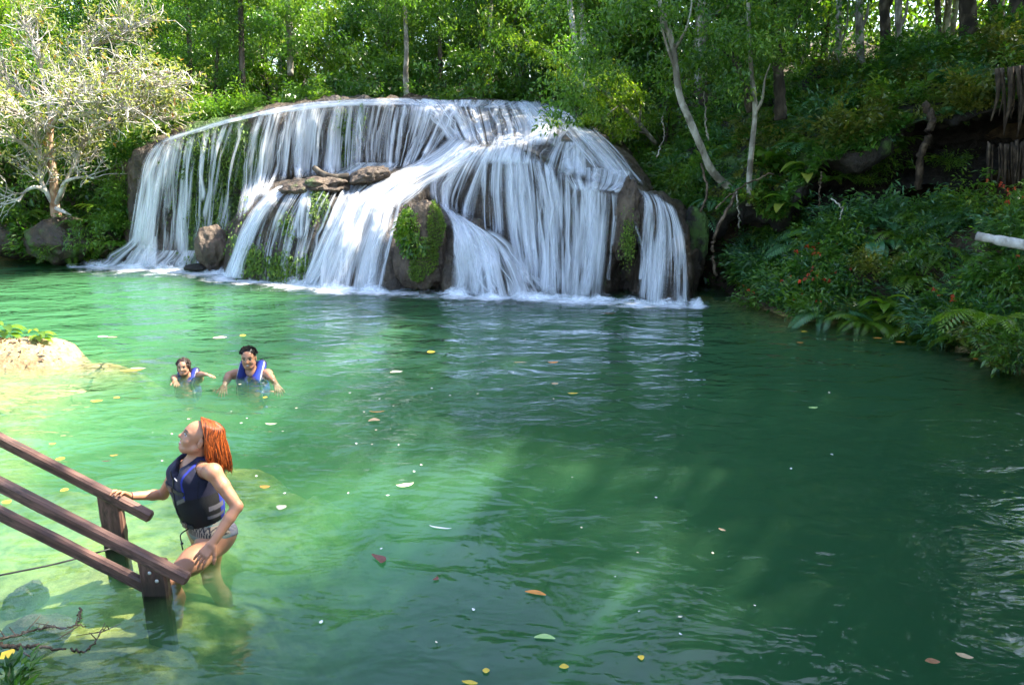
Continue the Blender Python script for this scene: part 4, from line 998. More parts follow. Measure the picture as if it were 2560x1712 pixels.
# pale roots and dangling vines on the bank
def vine(pts, r, mat, label, nm='hanging_vine', cat='vine'):
    mb = MB(); tube(mb, spline([W(*q) for q in pts], 26) + np.random.default_rng(int(pts[0][0])).normal(size=(26, 3)) * 0.012, r, 5)
    o = mb.build(nm, M[mat]); tag(o, label, cat, 'vines and roots of the right bank')
for pts, r, mat, lab in [
 ([(1755, 410, 13.7), (1765, 480, 13.4), (1740, 560, 13.3), (1700, 640, 13.2)], 0.022, 'twig', 'brown root winding down the dark bank right of the cascade'),
 ([(1843, 480, 13.2), (1800, 560, 13.0), (1780, 620, 13.0), (1790, 690, 13.0)], 0.03, 'twig', 'forked root hanging under the leaning pale trunk'),
 ([(2056, 430, 12.6), (2050, 470, 12.5), (2046, 515, 12.5)], 0.012, 'twig', 'thin vine dangling at the left side of the hollow'),
 ([(1760, 230, 13.6), (1764, 300, 13.5), (1768, 350, 13.5)], 0.014, 'bark_pale', 'thin pale stem standing between the two pale trunks'),
 ([(1840, 480, 12.9), (1846, 530, 12.9), (1848, 570, 12.9)], 0.014, 'bark_pale', 'short pale hanging stem below the second pale trunk'),
 ([(2310, 260, 12.3), (2330, 300, 12.2), (2320, 340, 12.2), (2300, 400, 12.3), (2298, 470, 12.4)], 0.06, 'root', 'thick brown root column inside the dark hollow'),
 ([(1655, 290, 14.3), (1660, 340, 14.2), (1640, 395, 14.1)], 0.012, 'bark_pale', 'thin pale vine left of the leaning pale trunk'),
 ([(2080, 495, 12.0), (2105, 520, 11.8), (2100, 545, 11.7)], 0.012, 'bark_pale', 'bare bent twig standing before the hollow'),
 ([(1790, 520, 13.0), (1850, 470, 13.0), (1935, 430, 12.9)], 0.014, 'twig', 'slanting bare twig below the second pale trunk')]:
    vine(pts, r, mat, lab)
# pale broken log poking in from the right
mb = MB(); a = W(2441, 590, 9.5); b = W(2580, 617, 9.3); c = W(2900, 690, 9.0)
pts = spline([a, (a + b) / 2, b, c], 16); tube(mb, pts, np.linspace(0.055, 0.075, 16) * (1 + 0.06 * np.random.default_rng(2).normal(size=16)), 10)
o = mb.build('broken_log', M['bark_white']); tag(o, 'bleached white broken log sticking out over the right bank', 'log')

# ------------------------------------------------------------------ individual trunks on the right crest
def px_tree(name, pts, rad, bark, label, branches=(), crown=None, cat='tree', group='trees with bare trunks over the right bank'):
    p0 = W(*pts[0]); r = empty(name, tuple(p0)); mb = MB()
    P = spline([W(*q) for q in pts], 30) - p0
    rr = np.interp(np.linspace(0, 1, 30), np.linspace(0, 1, len(rad)), rad)
    tube(mb, P, rr * (1 + 0.05 * np.random.default_rng(int(pts[0][0])).normal(size=30)), 9); mb.build('trunk', M[bark], r)
    for bp, br in branches:
        mb = MB(); B = spline([W(*q) for q in bp], 14) - p0; tube(mb, B, np.linspace(br, br * 0.3, 14), 6); mb.build('branch', M[bark], r)
    if crown:
        c = link('crown', PROTO[crown[0]][1], r); tip = P[-1]; c.location = tuple(tip + np.array([0, 0, crown[2]])); c.scale = (crown[1],) * 3; c.rotation_euler = (0, 0, pts[0][0] * 0.7)
    tag(r, label, cat, group); return r
px_tree('leaning_tree', [(1862, 495, 13.6), (1818, 465, 13.5), (1778, 425, 13.4), (1755, 373, 13.3), (1723, 298, 13.3), (1697, 230, 13.3), (1682, 115, 13.3), (1646, 0, 13.4), (1600, -200, 13.6), (1590, -420, 13.8)], [0.065, 0.068, 0.065, 0.062, 0.06, 0.055, 0.05, 0.045, 0.035], 'bark_pale', 'curved pale trunk leaning left beside the cascade with its base on the dark bank',
        [([(1690, 180, 13.3), (1660, 90, 13.2), (1640, -20, 13.2)], 0.03), ([(1684, 130, 13.3), (1720, 60, 13.2), (1735, -40, 13.1)], 0.03)], ('tall_b', 0.55, -5.5))
px_tree('slender_tree', [(1872, 515, 13.2), (1874, 430, 13.2), (1881, 356, 13.2), (1888, 270, 13.3), (1878, 172, 13.3), (1872, 60, 13.4), (1868, -120, 13.5)], [0.055, 0.048, 0.044, 0.04, 0.036, 0.03], 'bark_pale', 'slender pale trunk with a low fork, right of the leaning one',
        [([(1886, 285, 13.3), (1905, 250, 13.2), (1912, 200, 13.2), (1926, 160, 13.1)], 0.03)], ('mid_a', 0.5, -2.6))
px_tree('dark_tree', [(1952, 300, 14.2), (1950, 240, 14.2), (1942, 120, 14.3), (1934, 0, 14.4), (1930, -250, 14.6)], [0.12, 0.10, 0.09, 0.085, 0.06], 'bark_dark', 'thick dark mottled trunk behind the slender pale one', [([(1944, 140, 14.3), (1990, 60, 14.2), (2030, -30, 14.1)], 0.035)], ('tall_a', 0.5, -4.5))
px_tree('leaning_snag', [(1878, 280, 14.0), (1862, 220, 14.0), (1842, 160, 14.0), (1832, 130, 14.0)], [0.08, 0.08, 0.07, 0.05], 'bark_dark', 'short dark leaning snag left of the slender pale trunk', [([(1846, 170, 14), (1810, 130, 13.9), (1780, 120, 13.9)], 0.02)])
for i, (x, yb_, w, Yd, bk, lab) in enumerate([(2099, 205, 0.055, 15.6, 'bark_pale', 'thin grey trunk leftmost on the right crest'), (2151, 170, 0.075, 15.6, 'bark_pale', 'speckled trunk second from left on the right crest'), (2214, 125, 0.11, 17.5, 'bark_dark', 'shaded trunk left of the forked one on the crest'), (2249, 165, 0.07, 15.4, 'bark_pale', 'forked pale trunk in the middle of the right crest'),
                                        (2346, 95, 0.06, 17.0, 'bark_dark', 'thin dark trunk left of the thick pair on the crest'), (2421, 100, 0.17, 16.8, 'bark_dark', 'thickest straight trunk on the far right crest'), (2492, 95, 0.15, 16.5, 'bark_dark', 'dark trunk right of the thickest one on the crest'), (2541, 90, 0.12, 17.0, 'bark_dark', 'last dark trunk at the right end of the crest')]):
    br = [([(x, yb_ - 90, Yd), (x + 18, yb_ - 140, Yd - .1), (x + 22, yb_ - 230, Yd - .1)], w * 0.5)]
    px_tree('crest_tree', [(x + 2, yb_ + 40, Yd), (x, yb_ - 40, Yd), (x - 3, yb_ - 140, Yd), (x + 2, yb_ - 300, Yd), (x - 4, yb_ - 620, Yd)], [w * 1.25, w, w * 0.92, w * 0.85, w * 0.6], bk, lab, br, (['tall_a', 'tall_b', 'mid_a'][i % 3], 0.6, -3.5))
# trunks standing in the forest behind the cascade
for (pts, w, bk, lab) in [([(726, 190, 21), (724, 90, 21), (716, -30, 21), (712, -200, 21)], 0.075, 'bark_pale', 'pale grey straight trunk over the left curtains'),
                          ([(742, 140, 21), (738, 100, 21), (730, 70, 21), (728, 20, 21)], 0.03, 'bark_pale', 'thin bent stem beside the pale grey trunk over the left curtains'),
                          ([(606, 300, 20), (606, 220, 20), (604, 120, 20), (600, -60, 20)], 0.08, 'bark_dark', 'brown trunk standing just behind the left lip'),
                          ([(1018, 248, 20.5), (1014, 190, 20.5), (1016, 120, 20.5), (1010, -40, 20.5)], 0.07, 'bark_pale', 'grey-brown trunk just behind the middle of the lip'),
                          ([(1466, 225, 18.5), (1448, 150, 18.5), (1434, 80, 18.5), (1424, 0, 18.5), (1415, -150, 18.5)], 0.07, 'bark_white', 'white patched trunk over the right shoulder of the cascade'),
                          ([(1462, 120, 20), (1456, 40, 20), (1452, -60, 20)], 0.09, 'bark_white', 'second white patched trunk farther back over the right shoulder'),
                          ([(1232, 150, 22), (1226, 40, 22), (1240, -60, 22)], 0.05, 'bark_pale', 'thin pale trunk among leaves over the right lip'),
                          ([(545, 290, 20.5), (540, 200, 20.5), (548, 90, 20.5)], 0.05, 'bark_dark', 'thin dark trunk near the left end of the lip'),
                          ([(470, 250, 21), (474, 150, 21), (470, 20, 21)], 0.07, 'bark_dark', 'dark trunk right of the pale tree crown'),
                          ([(1090, 240, 21.5), (1100, 150, 21.5), (1095, 40, 21.5)], 0.06, 'bark_dark', 'dark trunk behind the crown of the cascade')]:
    px_tree('forest_trunk', pts, [w * 1.2, w, w * 0.9, w * 0.7], bk, lab, (), ('mid_a', 0.55, -1.5), group='bare trunks in the forest behind the cascade')
# sunlit feathery spray over the right shoulder
sp = empty('feathery_tree', tuple(W(1600, 330, 17.2))); tag(sp, 'sunlit lime-green feathery branch spray reaching left over the cascade shoulder', 'tree')
mbT = MB(); mbL = MB(); r_ = np.random.default_rng(31)
main = spline([W(1640, 360, 17.2), W(1560, 270, 17.0), (W(1450, 190, 16.9)), W(1370, 130, 16.9), W(1300, 95, 17.0)], 30)
tube(mbT, main, np.linspace(0.05, 0.012, 30), 6)
mains = [main, spline([main[8], W(1500, 300, 16.7), W(1430, 330, 16.6)], 20), spline([main[4], W(1600, 250, 16.8), W(1560, 200, 16.8), W(1530, 190, 16.8)], 20), spline([main[2], W(1560, 330, 16.5), W(1470, 400, 16.3)], 20)]
for m_ in mains:
    tube(mbT, m_, np.linspace(0.025, 0.008, len(m_)), 5)
    for k in range(5, len(m_)):
        for sgn in (-1, 1, 0.3):
            d = nrm(np.array([-0.7 + 0.5 * r_.normal(), 0.6 * sgn + 0.4 * r_.normal(), 0.12 + 0.2 * r_.normal()]))
            tw = m_[k] + d * np.linspace(0, 0.45 + 0.4 * r_.random(), 14)[:, None] - np.array([0, 0, 0.12]) * np.linspace(0, 1, 14)[:, None] ** 2
            q = np.repeat(tw, 3, 0) + r_.normal(size=(42, 3)) * 0.03
            leaves(mbL, q, r_, 0.085, lc=np.clip(0.6 + 0.3 * r_.normal(size=42), 0, 1), up=2.0, droop=0.0, aspect=0.35)
for m_ in (mbT, mbL): m_.V = [at_origin(sp, v) for v in m_.V]
mbT.build('trunk', M['bark_pale'], sp); mbL.build('crown', M['leaf_lime'], sp, smooth=False)
# ------------------------------------------------------------------ boulders
def ico(sub=4):
    bm = bmesh.new(); bmesh.ops.create_icosphere(bm, subdivisions=sub, radius=1.0)
    V = np.array([v.co[:] for v in bm.verts]); F = np.array([[v.index for v in f.verts] for f in bm.faces]); bm.free(); return V, F
ICO5 = ico(5); ICO4 = ico(4)
def boulder(name, c, rad, mat, seed, label, rz=0.0, amp=0.16, freq=1.3, moss=0.0, group=None, cat='rock', tilt=0.0, hi=True):
    V, F = ICO5 if hi else ICO4
    n = fbm(V * freq, 4, seed); n2 = fbm(V * np.array([4, 4, 1.4]), 3, seed + 5)
    n3 = fbm(V * 8, 3, seed + 9); V = V * (1 + amp * n + 0.45 * amp * n2 + 0.028 * n3)[:, None] * np.array(rad)
    mb = MB(); mb.add(V, None, F, moss=moss); o = mb.build(name, M[mat]); o.location = tuple(c); o.rotation_euler = (0, tilt, rz)
    return tag(o, label, cat, group)
def pxb(px, py, rx, ry, Y, dep=1.0):
    c = W(px, py, Y); s = Y / FPX / 0.99
    return c, (rx * s, rx * s * dep, ry * s)
# mossy central boulder
c, r = pxb(1060, 622, 62, 122, 13.75, 0.85)
root = empty('mossy_boulder', tuple(c)); tag(root, 'tall brown boulder with a bright green moss patch in the middle of the cascade', 'rock')
V, F = ICO5
n = fbm(V * 1.2, 4, 301); n2 = fbm(V * np.array([5, 5, 1.2]), 3, 306)
Vb = V * (1 + 0.17 * n + 0.09 * n2 + 0.028 * fbm(V * 8, 3, 309))[:, None]; Vb[:, :2] *= (1 + 0.22 * np.clip(-Vb[:, 2], -1, 1))[:, None]
Vb = Vb * np.array(r)
mb = MB(); mb.add(Vb, None, F, moss=0.0); mb.build('rock', M['rock_brown'], root)
Nb = nrm(Vb / np.array(r) ** 2); Pw = Vb + np.array(c); px_, py_ = PX(Pw)
front = (Nb @ nrm(np.array([0, 0, CAMH]) - np.array(c))) > 0.05
rM = np.random.default_rng(55)
def patch(cond, n, mat, size, nm, droop, lcb, out=0.05):
    idx = np.where(cond & front)[0]
    if len(idx) == 0: return
    i = rM.choice(idx, n); p = Vb[i] + Nb[i] * out * rM.random((n, 1)) + rM.normal(size=(n, 3)) * 0.012
    m = MB(); leaves(m, p, rM, size, lc=np.clip(lcb + 0.28 * rM.normal(size=n), 0, 1), axis=Nb[i], droop=droop, aspect=0.55); m.build(nm, M[mat], root, smooth=False)
el = lambda cx, cy_, rx, ry: ((px_ - cx) / rx) ** 2 + ((py_ - cy_) / ry) ** 2 < 1
patch(el(1088, 560, 20, 60) | el(1060, 640, 34, 48) | el(1045, 672, 22, 30), 9500, 'moss', 0.024, 'moss', 0.6, 0.5)
patch(el(1022, 565, 28, 42), 900, 'leaf_lime', 0.065, 'fern_tuft', 0.9, 0.5, 0.12)
patch(el(1040, 610, 30, 30), 300, 'leaf_mid', 0.075, 'fern_tuft', 1.2, 0.4, 0.15)
# flat boulders on the ledge, log, others
c, r = pxb(822, 462, 56, 22, 15.05); boulder('flat_boulder', c, r, 'rock_brown', 311, 'flat brown boulder on the ledge left of the second one', 0.2, 0.26, moss=0.2, group='flat boulders on the ledge')
c, r = pxb(925, 440, 52, 22, 15.2); boulder('flat_boulder', c, r, 'rock_brown', 312, 'larger humped brown boulder on the ledge below the middle curtains', 0.3, 0.24, tilt=-0.25, group='flat boulders on the ledge')
c, r = pxb(765, 474, 62, 22, 15.1); boulder('ledge_boulder', c, r, 'rock_brown', 313, 'brown rock slab crowning the front dome', 0.1, 0.14, moss=0.15)
mb = MB(); tube(mb, spline([W(786, 420, 15.4), W(805, 434, 15.2), W(835, 444, 15.1), W(872, 442, 15.2)], 14), np.linspace(0.055, 0.075, 14), 8); o = mb.build('stranded_log', M['bark_dark']); tag(o, 'dark broken log stranded on the ledge against the flat boulder', 'log')
c, r = pxb(538, 622, 44, 56, 15.6); boulder('brown_boulder', c, r, 'rock_brown', 314, 'rounded brown boulder between the left fall and the front dome', 0.5, 0.18)
c, r = pxb(492, 668, 30, 9, 15.5); boulder('low_rock', c, r, 'rock_dark', 315, 'small dark wet rock awash at the foot of the left fall', 0.1, 0.14)
c, r = pxb(1566, 552, 34, 92, 13.15, 0.8)
boulder('hanging_tufa', c, r, 'rock_brown', 317, 'brown hanging tufa column over the black recess right of the high curtains', 0.1, 0.2, freq=1.6)
mbm = MB(); q = W(1570, 602, 12.85) + rM.normal(size=(900, 3)) * np.array([0.06, 0.03, 0.18]); leaves(mbm, q, rM, 0.04, droop=0.5); o = mbm.build('moss_clump', M['moss'], smooth=False); tag(o, 'small bright moss clump on the hanging tufa column', 'moss')
c, r = pxb(1735, 590, 30, 75, 13.4); boulder('dark_boulder', c, r, 'rock_dark', 318, 'dark brown rock closing the cascade on its right side', 0.1, 0.2, moss=0.3)
for i, (px, py, rx, ry, Yd, lab) in enumerate([(170, 600, 92, 62, 16.9, 'big mossy brown boulder under the pale tree'), (40, 600, 60, 50, 17.2, 'dark boulder left of the pale tree base'), (270, 612, 40, 32, 16.9, 'mossy rock between the pale tree and the left fall')]):
    c, r = pxb(px, py, rx, ry, Yd); boulder('bank_boulder', c, r, 'rock_wet', 320 + i, lab, 0.3 * i, 0.18, moss=0.25, group='boulders on the far left bank')
# moss hanging on the walls between curtains
mb = MB()
for (cx, cy_, rx, ry, n) in [(480, 470, 45, 130, 2200), (545, 480, 40, 120, 2200), (630, 650, 30, 45, 600), (700, 665, 45, 40, 800), (797, 505, 20, 42, 800), (860, 350, 26, 70, 900), (605, 420, 18, 90, 500), (765, 670, 22, 30, 250), (720, 560, 22, 40, 200), (905, 300, 10, 40, 150)]:
    a = rM.normal(size=(n, 2)) * 0.5; px = cx + a[:, 0] * rx; py = cy_ + a[:, 1] * ry; Yd = depth_at(px, py); k = ~np.isnan(Yd)
    P = Wv(px[k], py[k], Yd[k] - 0.08 - 0.05 * rM.random(k.sum())); leaves(mb, P, rM, 0.06, lc=np.clip(0.35 + 0.3 * rM.normal(size=k.sum()), 0, 1), axis=np.array([0, -1, -0.5]), droop=0.6, aspect=0.6)
mb.V = [at_origin(dome, v) for v in mb.V]; mb.build('wall_moss', M['moss'], dome, smooth=False)

# submerged pale stones, bottom left
for i, (px, py, rx, ry, z, lab) in enumerate([(70, 1575, 120, 55, -0.22, 'pale flat stone under shallow water at the bottom left'), (190, 1500, 90, 40, -0.32, 'greenish sunken stone left of the front post'), (250, 1620, 80, 45, -0.40, 'dark sunken stone below the front handrail'), (60, 1480, 70, 25, -0.22, 'sunken stone beneath the lower rail at the left edge'), (470, 1600, 110, 50, -0.75, 'squared sunken slab right of the front post'), (610, 1620, 80, 45, -0.95, 'deep sunken slab right of the squared one')]):
    c = G(px, py, z); s = 4.0 / FPX; c[2] -= 0.12
    boulder('sunken_stone', c, (rx * s, ry * s * 1.9, 0.16), 'rock_sub', 340 + i, lab, 0.4 * i, 0.14, freq=1.0, group='sunken stones near the handrail', hi=False)

# ------------------------------------------------------------------ pale sunlit tree on the left bank
lt = empty('pale_tree', tuple(W(147, 580, 16.9))); tag(lt, 'sunlit pale-barked tree with bare twigs and yellowish leaves on the left bank', 'tree')
mbT = MB(); mbB = MB(); mbL = MB(); r_ = np.random.default_rng(64); YL = 16.9
def wl_(pts): return [W(a, b, YL + c) for a, b, c in pts]
tube(mbT, spline(wl_([(150, 592, 0), (143, 550, 0), (138, 519, 0), (134, 450, 0), (124, 367, 0), (128, 300, 0.1)]), 26), np.linspace(0.13, 0.06, 26), 9)
limbs_ = [[(138, 519, 0), (115, 477, -.1), (99, 436, -.15), (103, 390, -.2), (80, 330, -.4)], [(140, 512, 0), (151, 482, -.2), (165, 454, -.3), (206, 443, -.5), (235, 446, -.6)], [(146, 500, .1), (172, 440, .3), (190, 400, .4), (210, 340, .5)], [(138, 519, 0), (160, 530, -.3), (179, 539, -.4)], [(120, 480, 0), (90, 468, -.3), (62, 480, -.4), (48, 505, -.5)],
          [(128, 300, .1), (170, 240, 0), (230, 200, -.2), (300, 180, -.4)], [(126, 340, .1), (90, 270, .2), (40, 220, .3), (-20, 190, .4)], [(128, 300, .1), (140, 230, .6), (190, 150, .8), (250, 100, .9)], [(103, 390, -.2), (40, 350, -.6), (-10, 330, -.8), (-60, 340, -.9)], [(128, 310, .1), (200, 290, -.6), (270, 275, -.9), (340, 270, -1.1)], [(206, 350, .5), (270, 310, .3), (350, 290, .2), (400, 300, .1)],
          [(125, 330, 0), (60, 290, -.8), (0, 270, -1.1)], [(128, 300, .1), (110, 200, .3), (90, 120, .3), (60, 60, .3)], [(190, 150, .8), (250, 110, 1), (300, 90, 1), (340, 60, 1)], [(128, 320, 0), (160, 270, -1), (210, 240, -1.4)], [(300, 180, -.4), (350, 200, -.4), (395, 215, -.3)], [(230, 200, -.2), (280, 230, -.3), (330, 232, -.4)]]
LIMB = []
for l in limbs_:
    s_ = spline(wl_(l), 22); LIMB.append(s_)
    big = l[0][1] > 430
    tube(mbB, s_, np.linspace(0.06 if big else 0.045, 0.016, 22), 6)
for li, s_ in enumerate(LIMB):
    if li in (3,): continue
    sparse = li in (1, 4)
    for k in range(6 if not sparse else 14, 22, 1):
        for b in range(1 if sparse else 2):
            d0 = nrm(s_[-1] - s_[0]); d = nrm(d0 + r_.normal(size=3) * np.array([0.75, 0.75, 0.4]) + np.array([0, 0, 0.12]))
            t1 = limb(r_, s_[k], d, 0.45 + 0.5 * r_.random(), 7, 0.45, 0.03); tube(mbB, t1, np.linspace(0.016, 0.006, 7), 4, cap=False)
            for e in range(3):
                t2 = limb(r_, t1[r_.integers(2, 7)], nrm(d + r_.normal(size=3) * 0.8), 0.22 + 0.3 * r_.random(), 5, 0.5, 0.05); tube(mbB, t2, np.linspace(0.009, 0.004, 5), 3, cap=False)
                m = 0 if sparse and r_.random() < .7 else r_.integers(3, 10); q = t2[-1] + r_.normal(size=(m, 3)) * 0.07
                leaves(mbL, q, r_, 0.095, lc=np.clip(0.42 + 0.3 * r_.normal(size=m), 0, 1), up=1.2, droop=0.1)
for m_ in (mbT, mbB, mbL): m_.V = [at_origin(lt, v) for v in m_.V]
mbT.build('trunk', M['bark_warm'], lt); mbB.build('branches', M['bark_white'], lt); mbL.build('crown', M['leaf_pale'], lt, smooth=False)
# low shrubs along the far left shore
lsp = []
for i in range(34):
    px = 5 + 330 * r_.random(); py = 560 + 65 * r_.random(); Yd = 16.7 + 1.6 * r_.random(); p = W(px, py, Yd); p[2] = max(float(height(p[0], p[1])), 0.1) + 0.05
    lsp.append((p, ['shrub_b', 'shrub_a', 'fern_a', 'shrub_e', 'shrub_a'][i % 5], 0.8 + 0.5 * r_.random()))
for i, (px, py, Yd) in enumerate([(200, 560, 16.6), (130, 640, 16.3), (215, 585, 16.5), (250, 520, 17.4), (60, 540, 17.4), (290, 560, 17.2), (225, 620, 16.3), (170, 625, 16.25)]):
    lsp.append((W(px, py, Yd), ['fern_a', 'shrub_e', 'shrub_b', 'fern_b'][i % 4], 0.75))
wsp = []
for i in range(16):
    px = 288 + 40 * r_.random(); py = 395 + 225 * r_.random(); wsp.append((W(px, py, 16.5 + 0.4 * r_.random()), ['shrub_a', 'shrub_b', 'fern_a', 'shrub_e'][i % 4], 0.6 + 0.3 * r_.random()))
put(wsp, "on the rock left of the left fall", 'plants hugging the left end of the cascade')
tsp = []
for i in range(46):
    px = 330 + 1080 * r_.random() if i % 3 else 330 + 330 * r_.random(); lipy = np.interp(px, [330, 450, 560, 700, 850, 1000, 1400], [380, 322, 292, 264, 249, 246, 258]); Yd = np.interp(px, [330, 560, 850, 1150, 1400], [17.6, 18.4, 19.4, 22.0, 20.5]) + 0.8 * r_.random()
    tsp.append((W(px, lipy + 6 - 4 * r_.random(), Yd), ['shrub_b', 'fern_a', 'shrub_e', 'shrub_a', 'ros_c'][i % 5], 0.55 + 0.45 * r_.random()))
put(tsp, "along the top of the cascade", 'plants along the top of the cascade')
put(lsp, "on the far left shore", 'plants of the far left shore')
# yellow seedlings on the sand bar
for i, (px, py, lab) in enumerate([(14, 838, 'yellow-green seedling on the sand bar at the left edge'), (100, 848, 'small yellow-green seedling near the tip of the sand bar')]):
    p = G(px, py, 0.22); o = link('seedling', PL['ros_b'], None, tuple(p)); o.scale = (0.42 - 0.1 * i,) * 3; tag(o, lab, 'plant')
# leaf litter on the sand bar
mb = MB(); n = 420; q = np.stack([SB[0] - 0.3 + 1.0 * r_.normal(size=n) * 0.6, SB[1] - 0.15 + 0.22 * r_.normal(size=n)], -1); z = height(q[:, 0], q[:, 1]); k = z > 0.03
leaves(mb, np.concatenate([q, z[:, None] + 0.015], -1)[k], r_, 0.07, up=4, lc=np.clip(0.6 + 0.3 * r_.normal(size=k.sum()), 0, 1)); o = mb.build('beach_litter', M['litter'], smooth=False); tag(o, 'brown dead leaves strewn over the sand bar', 'leaf litter', kind='stuff')
# ------------------------------------------------------------------ timber handrails of the sunken stair
RD = nrm(np.array([-1.0, 0.0, 0.605])); RN = nrm(np.cross(RD, np.array([0, 1.0, 0]))); RN = RN * np.sign(RN[2])
def beam(name, parent, a, b, ax_y, hy, hz, damp=None, bev=0.012):
    """timber from a to b, mesh local X along the grain; damp: world height under which the wood is wet"""
    a = np.asarray(a, float); b = np.asarray(b, float); L = np.linalg.norm(b - a); x = (b - a) / L; y = nrm(ax_y - x * (ax_y @ x)); z = np.cross(x, y)
    mb = MB(); box(mb, (0, 0, 0), np.eye(3), (L / 2, hy, hz), bev)
    V = mb.V[0]; n = 24                                   # subdivide along the length for the damp attribute and slight wear
    xs = np.linspace(-L / 2 + 0.012, L / 2 - 0.012, n)
    k = 8; prof = V[k:2 * k, 1:]; rings = []
    rr = np.random.default_rng(int(abs(a[0]) * 100 + abs(b[2]) * 10))
    for i, xx in enumerate(xs): rings.append(np.concatenate([np.full((k, 1), xx), prof * (1 + 0.018 * rr.normal(size=(k, 1)))], 1))
    ends = V[:k], V[3 * k:4 * k]
    VV = np.concatenate([ends[0]] + rings + [ends[1], V[-2:]]); F = []; m = n + 2; F3 = []
    for i in range(m - 1):
        for j in range(k): F.append([i * k + j, i * k + (j + 1) % k, (i + 1) * k + (j + 1) % k, (i + 1) * k + j])
    for j in range(k): F3.append([m * k, (j + 1) % k, j]); F3.append([m * k + 1, (m - 1) * k + j, (m - 1) * k + (j + 1) % k])
    R = np.stack([x, y, z], 0); Wz = (a + b)[2] / 2 + (VV @ R)[:, 2]
    dm = 0 * Wz if damp is None else 1 - sstep(damp - 0.05, damp + 0.09, Wz)
    mb = MB(); mb.add(VV, F, F3, damp=dm); o = mb.build(name, M['timber'], parent, smooth=False)
    Mx = Matrix([[x[0], y[0], z[0], (a + b)[0] / 2 - parent.location[0]], [x[1], y[1], z[1], (a + b)[1] / 2 - parent.location[1]], [x[2], y[2], z[2], (a + b)[2] / 2 - parent.location[2]], [0, 0, 0, 1]])
    o.matrix_local = Mx; return o
yv = np.array([0, 1.0, 0])
# front handrail
pB = W(385, 1492, 3.89); fr_ = empty('front_handrail', (pB[0], 3.89, 0)); tag(fr_, 'weathered timber handrail with two sloping rails and a bolted post at the front', 'handrail')
beam('post', fr_, (pB[0], 3.93, -1.0), (pB[0], 3.93, 0.225), yv, 0.032, 0.078, damp=0.10)
cB = W(385, 1400, 3.87); cB = np.array([cB[0], 3.855, cB[2]])
eB = -RD * ((W(470, 1437, 3.855)[0] - cB[0]) / 0.855)
beam('top_rail', fr_, cB + RD * 3.2, cB + eB, yv, 0.030, 0.036)
cC = W(352, 1482, 3.9); cC = np.array([cC[0] + 0.03, 3.93, cC[2] + 0.02])
beam('lower_rail', fr_, cC + RD * 3.2, cC, yv, 0.026, 0.038, damp=0.10)
for px, py in ((374, 1432), (392, 1452)):
    q = W(px, py, 3.892); mb = MB(); V = ICO4[0] * np.array([0.011, 0.006, 0.011]); mb.add(V, None, ICO4[1]); o = mb.build('bolt', M['bolt'], fr_); o.location = (q[0] - pB[0], q[1] - 3.89, q[2])
# rear handrail
pA = W(285, 1377, 4.41); rr_ = empty('rear_handrail', (pA[0], 4.41, 0)); tag(rr_, 'weathered timber handrail the woman holds, with one sloping rail on a damp post', 'handrail')
beam('post', rr_, (pA[0], 4.45, -0.9), (pA[0], 4.45, 0.40), yv, 0.032, 0.072, damp=0.09)
cA = W(285, 1243, 4.38); cA = np.array([cA[0], 4.375, cA[2]])
eA = -RD * ((W(380, 1297, 4.375)[0] - cA[0]) / 0.855)
beam('top_rail', rr_, cA + RD * 3.0, cA + eA, yv, 0.030, 0.035)
# sunken stair treads
st = empty('sunken_stair', (-2.4, 4.2, -0.6)); tag(st, 'dark sunken timber steps under the woman between the handrails', 'stair')
for i in range(3):
    beam('tread', st, (-1.95 - 0.32 * i, 3.97, -0.76 + 0.19 * i), (-1.95 - 0.32 * i, 4.43, -0.76 + 0.19 * i), np.array([1.0, 0, 0]), 0.14, 0.02, damp=5)
# thin wire from the rear post to the shore
mb = MB(); a = G(264, 1388, 0.03); a[1] = 4.39; b = G(-60, 1450, 0.10); tube(mb, spline([a, (a * .55 + b * .45) - np.array([0, 0, 0.015]), b, b + (b - a) * 0.8], 24), 0.006, 5)
o = mb.build('wire', M['wire']); tag(o, 'thin dark wire running left from the rear post just over the water', 'wire')

# ------------------------------------------------------------------ drifting twigs and floating leaves
def twig(pts, r, lab, spikes, seed, z=0.004):
    rr = np.random.default_rng(seed); mb = MB(); P = spline([G(x, y, z) for x, y in pts], 30); P += rr.normal(size=P.shape) * 0.006; tube(mb, P, np.linspace(r, r * 0.4, 30), 5)
    for k in range(spikes):
        i = rr.integers(2, 28); d = nrm(rr.normal(size=3) * np.array([1, 1, 0.3])); q = P[i] + d * np.linspace(0, 0.05 + 0.09 * rr.random(), 5)[:, None]; tube(mb, q, np.linspace(r * .6, r * .3, 5), 4)
    o = mb.build('drifting_twig', M['twig']); tag(o, lab, 'twig', 'twigs drifting below the handrail')
twig([(-30, 1598), (50, 1585), (110, 1570), (160, 1566), (215, 1563)], 0.007, 'spiky dark twig drifting above the pale sunken stone', 16, 3)
twig([(180, 1623), (205, 1627), (230, 1612), (250, 1580), (275, 1567)], 0.006, 'curved pinkish twig drifting below the front post', 4, 4)
twig([(-20, 1610), (60, 1615), (165, 1620)], 0.014, 'straight pale stick floating at the bottom left', 1, 5)
twig([(198, 1522), (200, 1545), (190, 1562)], 0.006, 'short dark twig standing up beside the spiky one', 0, 6, 0.02)
fl_mats = {'yellow': (0.62, 0.42, 0.03), 'orange': (0.6, 0.22, 0.03), 'brown': (0.28, 0.12, 0.05), 'dark red': (0.16, 0.045, 0.025), 'cream': (0.75, 0.66, 0.45), 'pale green': (0.34, 0.5, 0.16), 'tan': (0.5, 0.33, 0.18), 'white': (0.8, 0.78, 0.7)}
for k, v in fl_mats.items(): M['fl_' + k] = plain('float_' + k.replace(' ', '_'), v, 0.5, 0.5, 0.3, 25, 0.2, 0.003)
